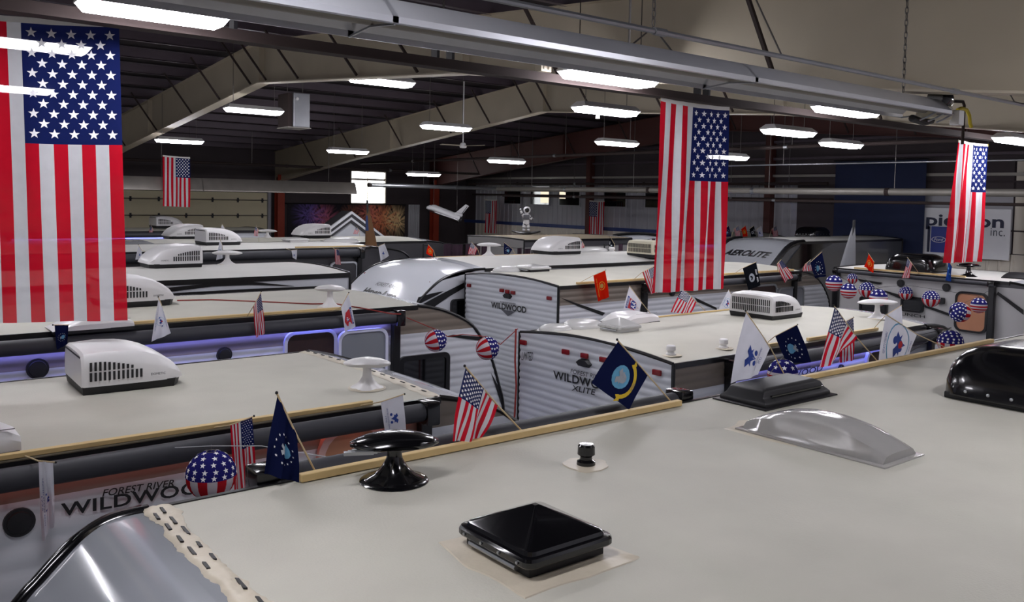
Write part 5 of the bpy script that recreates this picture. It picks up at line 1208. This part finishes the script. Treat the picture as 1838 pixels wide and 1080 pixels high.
def bubble(label, c, rx, ry, h, m=MILKY):
    t = thing('roof_skylight', label, 'skylight', c); rows = []
    for k in range(8):
        a = math.pi/2*k/7; rows.append([(c[0]+rx*math.cos(a)**0.6*math.cos(q)*1.0 if k < 7 else c[0], c[1]+ry*math.cos(a)**0.6*math.sin(q) if k < 7 else c[1], c[2]+0.012+h*math.sin(a)) for q in [2*math.pi*i/24 for i in range(24)]])
    build('dome', MB().strip(rows, closed=True), m, t, smooth=60); build('flange', MB().lathe([(0, 0), (1.1, 0), (1.1, 0.014), (0, 0.014)], (0, 0, 0), 24).xf(Matrix.Translation(c) @ Matrix.Diagonal((rx, ry, 1, 1))), WHITEP, t)
    return t
bubble('milky round skylight dome left of the white vent cover', (7.4, 7.82, TX.z(7.82)-0.005), 0.28, 0.24, 0.10); bubble('low milky skylight dome at the rear corner of the corrugated trailer', (7.0, 7.88, TX.z(7.88)-0.012), 0.22, 0.2, 0.075)
stack_vent('white plumbing vent at the rear corner of the corrugated trailer', 6.93, 5.98, TX.z(5.98), WHITEP, 0.04, group='white plumbing vents'); stack_vent('white plumbing vent near the awning end of the corrugated trailer', 7.78, 5.96, TX.z(5.96), WHITEP, 0.04, group='white plumbing vents')
# others
a = onZ(40, 812, 2.92); max_cover('white rounded vent cover at the left edge of the second-row roof', a.x-0.55, a.x, a.y, a.y+0.38, TB.z(a.y+0.1), 0.15)
a = onZ(243, 585, 3.13); max_cover('low white roof hatch beneath the biggest flag', a.x-0.75, a.x, a.y+0.0, a.y+0.42, TC.z(a.y+0.1), 0.10)
a = onZ(965, 489, 3.2); lid_vent('flat grey roof vent on the arched rear trailer', a.x-0.25, a.x+0.25, a.y-0.1, a.y+0.35, TW.z(a.y), MILKY, BLACKM, pk=0.03, puddled=False)
a = onZ(870, 484, 3.22); bubble('pale skylight dome at the corner of the arched rear trailer', (9.5, 12.0, TW.z(12.0)-0.01), 0.3, 0.26, 0.10)
a = onY(1066, 450, 14.6); bubble('milky skylight dome beside the wall flag', (a.x, 14.6, TH.z(14.6)-0.01), 0.38, 0.3, 0.12)
a = onY(1098, 453, 14.3); stack_vent('white plumbing vent right of the skylight dome', a.x, 14.3, TH.z(14.3), WHITEP, 0.06, False, group='white plumbing vents')
a = onY(612, 435, 18.9); bubble('pale skylight dome on the fifth-row roof', (a.x, 18.9, TE.z(18.9)-0.02), 0.45, 0.3, 0.11)
a = onY(525, 436, 18.9); lid_vent('flat white hatch on the fifth-row roof', a.x-0.2, a.x+0.3, 18.6, 19.1, TE.z(18.8), MILKY, WHITEP, 0.02, puddled=False)
a = onX(1815, 497, 16.5); max_cover('low black vent cover on the trailer parked across', 16.3, 16.9, a.y-0.35, a.y+0.1, 3.26, 0.1, BLACKM)
# red rope on C's roof and the rope to the corrugated trailer
rp = [(318, 541), (380, 540), (455, 543), (560, 546), (600, 545), (650, 550), (705, 560), (720, 560)]
t = thing('red_rope', 'thin red rope lying across the third-row roof', 'rope', onZ(455, 543, 3.14))
P = [onZ(x, y, 3.14) for x, y in rp]; build('rope_strand', MB().tube([(p.x, p.y, TC.z(min(max(p.y, YC), 11.7))+0.008) for p in P], 0.008, 6), ROPE, t)
# ================================================================== paper lanterns
def make_lantern(kind):
    t = thing('paper_lantern', 'x', 'lantern', (0, 0, 0), group='star and stripe paper lanterns')
    R = 0.15; nl, nm = 28, 32; rows = []
    for i in range(nl+1):
        th = math.pi*(0.06+0.88*i/nl); rr = R*(1-0.012*(i % 2))
        rows.append([(rr*math.sin(th)*math.cos(2*math.pi*k/nm), rr*math.sin(th)*math.sin(2*math.pi*k/nm), rr*math.cos(th)) for k in range(nm)])
    def mi(i, k):
        if kind == 'v': return 2 if i < 14 else (0 if (k//2) % 2 else 1)
        return 2 if i < 12 else (1 if ((i-12)//2) % 2 == 0 else 0)
    sh = build('shade', MB().strip(rows, mi, closed=True), [LRED, LWHT, LBLU], t, smooth=60, world=False)
    st = MB()
    rings = ((0.33, 4), (0.62, 8), (0.91, 12), (1.20, 14), (1.44, 15)) if kind == 'v' else ((0.55, 6), (1.0, 9))
    rad = 0.0185 if kind == 'v' else 0.028
    for j, (th, n) in enumerate(rings):
        for k in range(n):
            ph = 2*math.pi*(k+0.5*(j % 2))/n; c = Vector((math.sin(th)*math.cos(ph), math.sin(th)*math.sin(ph), math.cos(th)))
            e1 = Vector((math.cos(th)*math.cos(ph), math.cos(th)*math.sin(ph), -math.sin(th))); e2 = c.cross(e1)
            vs = [c*(R+0.003)]
            for z in range(10):
                an = math.pi*z/5; q = rad*(1 if z % 2 == 0 else 0.42); vs.append(((c*R+(-e1*math.cos(an)+e2*math.sin(an))*q).normalized())*(R+0.0025))
            st.add(vs, [(0, z+1, (z+1) % 10+1) for z in range(10)])
    build('stars', st, STAR, sh, smooth=0, world=False)
    build('wire_ring', MB().tube([(0.028*math.cos(a), 0.028*math.sin(a), R*0.98) for a in [2*math.pi*k/12 for k in range(13)]], 0.003, 5, caps=False), CHAIN, t, world=False)
    build('hanging_hook', MB().tube([(0, 0, R*0.98), (0, 0, R+0.04)], 0.002, 4), CHAIN, t, world=False)
    return t
LV = make_lantern('v'); LH = make_lantern('h'); ul = {'v': False, 'h': False}
TOPS = []
def lantern(kind, px, py, rpx, label, d=None, rot=(0, 0, 0)):
    d = d or FPX*0.15/rpx; p = atD(px, py, d); sc = rpx*d/FPX/0.15; TOPS.append(p+Euler(rot).to_matrix() @ Vector((0, 0, 0.18*sc))); src = LV if kind == 'v' else LH
    if not ul[kind]:
        src.location = p; src.rotation_euler = rot; src.scale = (sc,)*3; src['label'] = label; ul[kind] = True
    else: dup(src, p, rot, label, scale=sc)
rs = Euler((0, math.radians(78), math.radians(-38)))
lantern('v', 379, 852, 44, 'large star lantern with red stripes below, beside the wildwood lettering', rot=(0, 0, 0.3))
lantern('v', 782, 611, 20, 'sideways star lantern nearer the curved third-row nose', 10.6, (0, math.radians(75), math.radians(-20)))
lantern('v', 875, 625, 21, 'sideways star lantern in front of the wildwood rear panel', 10.5, (0, math.radians(75), math.radians(-20)))
lantern('h', 1405, 671, 27, 'star lantern half hidden by the low black roof vent', 8.0)
lantern('v', 1706, 614, 22, 'star lantern peeping up beside the black dome air conditioner', 8.6)
lantern('h', 1497, 508, 14.5, 'banded star lantern beside the white side of the third-row trailer', 15.2)
lantern('h', 1523, 522, 14, 'banded star lantern between two others, over the dark doorway', 15.0, (0, 0, 0.4))
lantern('v', 1530, 500, 9.5, 'smallest grid star lantern near the trailer corner', 16.3)
lantern('v', 1556, 520, 14, 'striped-bottom star lantern over the second-row antenna, upper', 15.5, (0, 0, 0.2))
lantern('h', 1577, 534, 15.5, 'banded star lantern just over the white antenna wing', 14.6, (0, 0, 0.9))
lantern('v', 1626, 526, 12, 'star lantern above the dark square window', 15.9, (0, 0, 0.1))
lantern('v', 1671, 536, 15, 'star lantern right of the dark square window', 14.9, (0, 0, 0.25))
lantern('v', 1723, 560, 18, 'sideways star lantern over the open doorway', 12.6, (0, math.radians(-78), math.radians(-30)))
lantern('h', 1757, 548, 14, 'banded star lantern beside the black awning arm', 14.4, (0, 0, 0.2))
def string(label, pts, r=0.005, m=ROPE, nm='lantern_string', sub='cord'):
    t = thing(nm, label, 'string', pts[0]); build(sub, MB().tube(pts, r, 5), m, t); return t
string('red cord carrying the two sideways lanterns', [(5.62, 9.1, 3.0), atD(782, 591, 10.6), TOPS[1], atD(830, 600, 10.55), atD(875, 604, 10.5), TOPS[2], (6.66, 8.2, 2.9)], 0.006)
string('pale cord running from the left roof to the large star lantern', [atD(40, 806, 6.3), atD(120, 806, 6.0), atD(250, 806, 5.7), TOPS[0], atD(470, 800, 5.0), (1.95, 3.72, 3.22)], 0.003, CWHT)
string('dark cord linking the lanterns over the end aisle', [(15.45, 9.9, 3.05), TOPS[5], TOPS[6], TOPS[7], TOPS[8], TOPS[9], TOPS[10], TOPS[11], TOPS[13], (15.55, 6.4, 3.1)], 0.003, BLKROPE)
string('dark cord holding the sideways lantern near the open doorway', [(13.0, 5.65, 2.5), TOPS[12], TOPS[13]], 0.003, BLKROPE)
string('dark cord holding the half hidden star lanterns', [(5.3, 3.72, 3.18), TOPS[3], (7.6, 5.6, 2.72)], 0.003, BLKROPE)
string('dark cord holding the star lantern by the black dome', [(7.3, 3.72, 3.18), TOPS[4], (10.0, 5.6, 2.72)], 0.003, BLKROPE)
string('red rope hanging down the rear corner of the corrugated trailer', [(6.63, 8.2, 2.9), (6.62, 8.19, 2.5), (6.63, 8.17, 2.2), (6.62, 8.19, 1.6)], 0.012)

# ================================================================== end-wall sign, banner and odd things
a = onX(1500, 289, 24.2); b = onX(1655, 480, 24.2)
t = thing('wall_banner', 'large plain navy banner hanging on the end wall', 'banner', (24.2, (a.y+b.y)/2, b.z))
m_ = MB(); m_.strip([[(24.2+0.015*math.sin(q*0.9), b.y+(a.y-b.y)*q/16, z) for q in range(17)] for z in (b.z-0.4, b.z+0.8, a.z)]); build('banner_cloth', m_, NAVYB, t, smooth=60)
build('banner_pole', MB().tube([(24.2, b.y-0.05, a.z), (24.2, a.y+0.05, a.z)], 0.025, 8), BLACKM, t)
sx = 24.3; p0 = onX(1655, 452, sx); p1 = onX(1815, 372, sx)
t = thing('dealer_sign', 'white dealer sign with dark lettering and a blue panel', 'sign', (sx, p0.y, 2.9))
z0, z1 = onX(1735, 463, sx).z, onX(1735, 374, sx).z
build('sign_board', MB().box(sx, sx+0.06, p1.y, p0.y, z0, z1), SIGNW, t, bevel=0.01, smooth=0)
def stext(s, x0_, x1_, ya, yb, m, **k):
    o = onX(x0_, yb, sx); e = onX(x1_, yb, sx); tl = onX(x0_, ya, sx); e = Vector((e.x, e.y, o.z)); return build('lettering', put_text(s, o, e-o, Vector((0, 0, tl.z-o.z)), lift=Vector((-0.012, 0, 0)), **k), m, t, smooth=0)
SNAVY = mat('sign_navy_ink', '1b2140', 0.5)
stext('pierson', 1662, 1802, 384, 411, SNAVY, bold=0.025); stext('inc.', 1778, 1804, 409, 423, mat('sign_grey_ink', '4a4d5a', 0.5), space=1.1)
q0 = onX(1670, 452, sx); q1 = onX(1701, 407, sx)
pn = build('blue_panel', MB().box(sx-0.015, sx, q1.y, q0.y, q0.z, q1.z), SIGNB, t, smooth=0); build('side_bar', MB().box(sx-0.012, sx, q0.y+0.03, q0.y+0.1, q0.z, q1.z), SNAVY, t, smooth=0)
cy_, cz_ = (q0.y+q1.y)/2, q0.z+(q1.z-q0.z)*0.5
el = [(cy_+0.20*math.cos(2*math.pi*k/24), cz_+0.085*math.sin(2*math.pi*k/24)) for k in range(24)]; ei = [(cy_+(y-cy_)*0.9, cz_+(z-cz_)*0.86) for y, z in el]
build('oval_outline', ring(MB(), el, ei, lambda p: (sx-0.02, p[0], p[1]), lambda p: (sx-0.014, p[0], p[1])), SIGNW, pn, smooth=0)
build('oval_lettering', put_text('Ford', Vector((sx-0.02, cy_+0.13, cz_-0.045)), Vector((0, -0.26, 0)), Vector((0, 0, 0.09)), shear=0.3), SIGNW, pn, smooth=0)
# folded, draped things
def draped(name, label, tip, bl, br, plane, ax, m, m2, cat='banner'):
    on = onY if ax == 'y' else onX; T_, A, B = on(*tip, plane), on(*bl, plane), on(*br, plane); t = thing(name, label, cat, (A+B)/2); loops = []
    for k in range(12):
        u = k/11; c = T_.lerp((A+B)/2, u); w_ = (B-A).length/2*(0.08+0.92*u**0.8); ax_ = (B-A).normalized(); ay = Vector((0, 0, 1)).cross(ax_)
        loops.append([c+ax_*w_*math.cos(2*math.pi*q/18)*(1+0.12*math.cos(3*q))+ay*w_*0.5*math.sin(2*math.pi*q/18)*(1+0.15*math.cos(2*q)) for q in range(18)])
    build('cloth', MB().loft(loops, mi=0), m, t, smooth=60)
    if m2: build('cloth_stripe', MB().strip([[l[q]+(l[q]-sum(l, Vector())/18)*0.05 for q in ((9, 10, 11, 12) if ax == 'y' else (9, 10, 11))] for l in loops[3:8]]), m2, t, smooth=60)
    build('pole', MB().tube([T_+Vector((0, 0, 0.1)), Vector((((A+B)/2).x, ((A+B)/2).y, 0.0))], 0.03, 8), BLACKM, t)
    return t
draped('folded_umbrella', 'tall brown folded patio umbrella standing between far trailers', (659, 366), (656, 441), (676, 441), 19.9, 'y', mat('brown_canvas', '6a4a2c', 0.8, var=0.25, scale=4), mat('blue_cloth', '2c3e6b', 0.8), 'umbrella')
draped('folded_umbrella', 'grey folded umbrella leaning at the navy banner', (1533, 403), (1508, 478), (1534, 478), 17.4, 'x', mat('grey_canvas', '6e6f73', 0.8, var=0.12, scale=4), None, 'umbrella')
# park-model gable
gy = 25.2; ap = onY(632, 379, gy); gl = onY(592, 420, gy); gr = onY(700, 424, gy)
zb = min(gl.z, gr.z); hw = max(ap.x-gl.x, gr.x-ap.x)*0.92
t = thing('park_model_cabin', 'white gabled cabin with triple dark trim lines', 'cabin', (ap.x, gy+0.4, 0))
m_ = MB(); m_.loft([[(ap.x-hw, yy, 0.4), (ap.x+hw, yy, 0.4), (ap.x+hw, yy, zb-0.1), (ap.x, yy, ap.z-0.12), (ap.x-hw, yy, zb-0.1)] for yy in (gy+0.12, gy+0.7)]); build('cabin_wall', m_, GEL, t, smooth=0)
for k, (o, mm) in enumerate(((0.0, SIGNW), (0.10, DARKG), (0.19, SIGNW), (0.28, DARKG))):
    for sg in (-1, 1):
        m_ = MB(); P = [(ap.x, ap.z-o), (ap.x, ap.z-o-0.085), (ap.x+sg*(hw+0.1), zb-0.12-o-0.085), (ap.x+sg*(hw+0.1), zb-0.12-o)]
        m_.loft([[(x, gy+0.02*k, z) for x, z in P], [(x, gy+0.12, z) for x, z in P]]); build('gable_trim', m_, mm, t, smooth=0)
for sg in (-1, 1):
    m_ = MB(); m_.loft([[(ap.x, yy, ap.z), (ap.x+sg*(hw+0.12), yy, zb-0.12), (ap.x+sg*(hw+0.12), yy, zb-0.18), (ap.x, yy, ap.z-0.06)] for yy in (gy+0.1, gy+0.72)]); build('roof_slope', m_, DARKG, t, smooth=0)
build('body_legs', MB().box(ap.x-hw+0.1, ap.x+hw-0.1, gy+0.2, gy+0.65, 0, 0.42), BLACKM, t, smooth=0)
p = onY(641, 413, gy-0.05); 
SF('striped flag in front of the white gable', 23.15, (640, 406), (645, 414), (634, 420), (642, 420), (646, 420), 'us', 0.01, 1, 0.2)
SF('striped flag left of the farthest air conditioners', 27.3, (271, 403), (275, 412), (266, 424), (273, 424), (276, 420), 'us', 0.02, 1, 0.2)
SF('striped flag beside the antenna in front of the red column', 20.5, (459, 405), (464, 413), (456, 423), (463, 424), (465, 421), 'us', 0.02, 1, 0.2)
SF('white pennant flag behind the fifth-row air conditioner', 23.0, (399, 402), (405, 412), (395, 416), (402, 417), (407, 418), 'white', 0.01, 1, 0.2)
for k, (px, st) in enumerate(((1308, 'air'), (1325, 'us'), (1338, 'marine'), (1353, 'pow'), (1366, 'white'), (1393, 'us'))):
    SF(['dark flag', 'striped flag', 'scarlet flag', 'black flag', 'white flag', 'striped flag'][k]+[' left of another on', ' left of the scarlet one on', ' in the row on', ' in the row on', ' in the row on', ' right of the others on'][k]+' the blue lit roof beyond the dark nose', 16.05,
       (px, 405), (px-8, 411), (px+4, 424), (px-5, 425), (px-12, 416), st, 0.012, 1, 0.3*k, group='flags beyond the dark nose')
# dark bunting panels strung at the far trailers
bm_ = mat('fireworks_bunting', '2c1326', 0.8, var=0.7, scale=6)
for lab, yy, ends, panels in (('string of dark purple fireworks-print bunting behind the white nosed trailer', 15.6, ((760, 441), (955, 446)), ((796, 811, 437, 459), (812, 830, 438, 459), (836, 862, 437, 458), (864, 876, 440, 458), (928, 937, 445, 456), (941, 953, 446, 457))),
                              ('string of dark purple bunting in front of the arched trailer end', 15.5, ((1085, 441), (1192, 427)), ((1110, 1118, 437, 450), (1126, 1134, 435, 451), (1138, 1147, 432, 450), (1155, 1162, 430, 446), (1169, 1177, 428, 448)))):
    t = thing('bunting_string', lab, 'bunting', onY(*ends[0], yy))
    pts = [onY(*ends[0], yy)]
    for k, (x0_, x1_, ya, yb) in enumerate(panels):
        A = onY(x0_, yb, yy); B = onY(x1_, ya, yy); pts += [Vector((A.x, yy, B.z)), Vector((B.x, yy, B.z))]
        m_ = MB(); m_.strip([[(A.x+(B.x-A.x)*q/6, yy+0.012*math.sin(q*1.6+k), z) for q in range(7)] for z in (A.z, (A.z+B.z)/2, B.z)])
        build('bunting_panel', m_, bm_, t, smooth=60)
    pts.append(onY(*ends[1], yy)); build('bunting_cord', MB().tube(pts, 0.006, 5), BLKROPE, t)
    for e in (pts[0], pts[-1]): build('cord_post', MB().tube([e+Vector((0, 0, 0.05)), (e.x, e.y, 0)], 0.02, 6), BLACKM, t)
# space shuttle model
sp = atD(797, 384, 33.0); R3 = Matrix.Translation(sp) @ Matrix.Rotation(math.radians(141.6), 4, 'Z') @ Matrix.Rotation(math.radians(-20), 4, 'Y') @ Matrix.Rotation(math.radians(6), 4, 'X') @ Matrix.Diagonal((1.0, 1.25, 1.3, 1))
t = thing('space_shuttle_model', 'white model space shuttle hanging in mid-air with black nose tip', 'model', sp)
SHW = mat('shuttle_white', 'd8d8da', 0.5, var=0.03)
loops = []
for x, r, zc_ in ((0.74, 0.012, -0.02), (0.70, 0.055, -0.01), (0.62, 0.095, 0.0), (0.54, 0.115, 0.02), (0.44, 0.13, 0.03), (0.2, 0.13, 0.03), (-0.2, 0.13, 0.03), (-0.5, 0.13, 0.03), (-0.62, 0.12, 0.03)):
    loops.append([(x, r*math.cos(a)*1.0, zc_+(r*math.sin(a) if math.sin(a) > 0 else r*0.55*math.sin(a))) for a in [2*math.pi*k/16 for k in range(16)]])
fz = build('fuselage', MB().loft(loops).xf(R3), SHW, t, smooth=60)
build('nose_tip', MB().loft([[(x, r*math.cos(a), zc_+r*math.sin(a)) for a in [2*math.pi*k/12 for k in range(12)]] for x, r, zc_ in ((0.765, 0.008, -0.02), (0.745, 0.035, -0.018), (0.71, 0.055, -0.012))]).xf(R3), BLACKM, t)
build('cockpit_windows', MB().box(0.545, 0.60, -0.07, 0.07, 0.085, 0.115).xf(R3), BLACKM, fz, bevel=0.008)
for sg in (-1, 1):
    build('delta_wing', MB().loft([[(0.35, sg*0.1, z), (0.0, sg*0.2, z), (-0.42, sg*0.48, z), (-0.6, sg*0.48, z), (-0.62, sg*0.08, z)] for z in (-0.06, -0.035)]).xf(R3), SHW, t, smooth=0)
    build('wing_underside', MB().loft([[(0.36, sg*0.1, z), (0.0, sg*0.21, z), (-0.42, sg*0.49, z), (-0.61, sg*0.49, z), (-0.63, sg*0.0, z), (0.6, 0, z)] for z in (-0.075, -0.061)]).xf(R3), BLACKM, t, smooth=0)
    build('engine_pod', MB().loft([[(x, sg*0.085+r*math.cos(a), 0.14+r*math.sin(a)) for a in [2*math.pi*k/10 for k in range(10)]] for x, r in ((-0.36, 0.01), (-0.45, 0.05), (-0.62, 0.06), (-0.68, 0.04))]).xf(R3), SHW, t)
tf = build('tail_fin', MB().loft([[(-0.36, y, 0.12), (-0.62, y, 0.12), (-0.78, y, 0.48), (-0.64, y, 0.50)] for y in (-0.015, 0.015)]).xf(R3), SHW, t, smooth=0)
build('rudder_edge', MB().loft([[(-0.60, y, 0.16), (-0.635, y, 0.16), (-0.735, y, 0.45), (-0.705, y, 0.45)] for y in (-0.017, 0.017)]).xf(R3), DECALG, tf, smooth=0)
for yy, zz in ((0, 0.12), (-0.06, 0.02), (0.06, 0.02)): build('engine_bell', MB().lathe([(0.02, 0), (0.05, -0.09)], (0, 0, 0), 12).xf(R3 @ Matrix.Translation((-0.62, yy, zz)) @ Matrix.Rotation(math.pi/2, 4, 'Y')), DARKG, t)
for dx in (0.5, -0.45):
    q = R3 @ Vector((dx, 0, 0.15)); build('suspension_wire', MB().tube([q, (q.x, q.y, roofz(q.y)-0.1)], 0.004, 4), CHAIN, t)
# astronaut figure on the tan trailer
ft = onX(944, 424, 15.9); base_z = TI.z(min(19.6, max(17.4, ft.y)))
ax0 = Vector((ft.x, min(19.3, ft.y), base_z))
t = thing('astronaut_figure', 'white astronaut figure waving one raised arm', 'figure', ax0)
Hh = 0.72; Rr = R_.copy(); Rr.z = 0; Rr.normalize(); Ff = Vector((Rr.y, -Rr.x, 0))
def AP(r, u, f_=0): return ax0+Rr*r*Hh+Vector((0, 0, 0.13+u*Hh))+Ff*f_*Hh
J = [('pel', AP(0, 0.34), .10), ('che', AP(0, 0.56), .14), ('nec', AP(0, 0.66), .08), ('hd', AP(0.01, 0.72), .09), ('ls', AP(-0.12, 0.60), .07), ('le', AP(-0.20, 0.72), .06), ('lh', AP(-0.25, 0.88), .05),
     ('rs', AP(0.12, 0.58), .07), ('re', AP(0.2, 0.49), .06), ('rh', AP(0.30, 0.47), .05), ('lk', AP(-0.08, 0.18), .075), ('lf', AP(-0.09, 0.03), .07), ('lt', AP(-0.1, 0.01, 0.08), .05), ('rk', AP(0.08, 0.18), .075), ('rf', AP(0.09, 0.03), .07), ('rt', AP(0.1, 0.01, 0.08), .05)]
ix = {j[0]: i for i, j in enumerate(J)}
ed = [('pel', 'che'), ('che', 'nec'), ('nec', 'hd'), ('che', 'ls'), ('ls', 'le'), ('le', 'lh'), ('che', 'rs'), ('rs', 're'), ('re', 'rh'), ('pel', 'lk'), ('lk', 'lf'), ('lf', 'lt'), ('pel', 'rk'), ('rk', 'rf'), ('rf', 'rt')]
me = bpy.data.meshes.new('body'); me.from_pydata([XF[t.name] @ j[1] for j in J], [(ix[a], ix[b]) for a, b in ed], []); me.materials.append(SHW)
ob = bpy.data.objects.new('body', me); COL.objects.link(ob); ob.parent = t
md = ob.modifiers.new('skin', 'SKIN'); sk = me.skin_vertices[0].data
for i, j in enumerate(J): sk[i].radius = (j[2]*Hh,)*2
sk[0].use_root = True; sd = ob.modifiers.new('sub', 'SUBSURF'); sd.levels = 1; sd.render_levels = 2
hc = AP(0.02, 0.82)
build('helmet', MB().lathe([(0.001, -0.13), (0.08, -0.11), (0.125, -0.04), (0.13, 0.02), (0.1, 0.09), (0.05, 0.125), (0.001, 0.13)], (0, 0, 0), 18).xf(Matrix.Translation(hc) @ Matrix.Scale(0.8, 4)), SHW, t, smooth=80)
vs_ = MB().lathe([(0.001, 0.045), (0.05, 0.035), (0.08, 0.01), (0.085, -0.02)], (0, 0, 0), 16); q = Vector((0, 0, 1)).rotation_difference(Ff).to_matrix().to_4x4(); vs_.xf(Matrix.Translation(hc+Ff*0.075) @ q @ Matrix.Scale(0.8, 4)); build('visor', vs_, BLACKP, t, smooth=80)
build('chest_pack', MB().box(-0.09, 0.09, -0.04, 0.04, -0.07, 0.07).xf(Matrix.Translation(AP(0, 0.54, 0.13)) @ Matrix.Rotation(math.atan2(Rr.y, Rr.x), 4, 'Z')), DECALG, t, bevel=0.02)
for k, (aa, bb, u) in enumerate((('pel', 'lk', .6), ('lk', 'lf', .5), ('pel', 'rk', .6), ('rk', 'rf', .5), ('ls', 'le', .6), ('le', 'lh', .6), ('rs', 're', .6), ('re', 'rh', .6))):
    c = J[ix[aa]][1].lerp(J[ix[bb]][1], u); d = (J[ix[bb]][1]-J[ix[aa]][1]).normalized(); rr = (J[ix[aa]][2]+J[ix[bb]][2])/2*Hh*0.98
    build('suit_band', MB().tube([c-d*0.014, c+d*0.014], rr, 14, caps=False), DARKG, t)
bd = thing('dark_board', 'dark curved board under the astronaut figure', 'board', ax0); loops = []
for k in range(13):
    u = -1+2*k/12; w_ = 0.22*(max(0.05, 1-abs(u)**2.5))**0.6; c = ax0+Rr*0.42*u+Vector((0, 0, 0.055+0.06*u*u)); loops.append([c+Ff*w_*math.cos(a)+Vector((0, 0, 0.05*math.sin(a)*(1-0.5*abs(u)))) for a in [2*math.pi*q/12 for q in range(12)]])
build('board_deck', MB().loft(loops), BLACKM, bd, smooth=60)
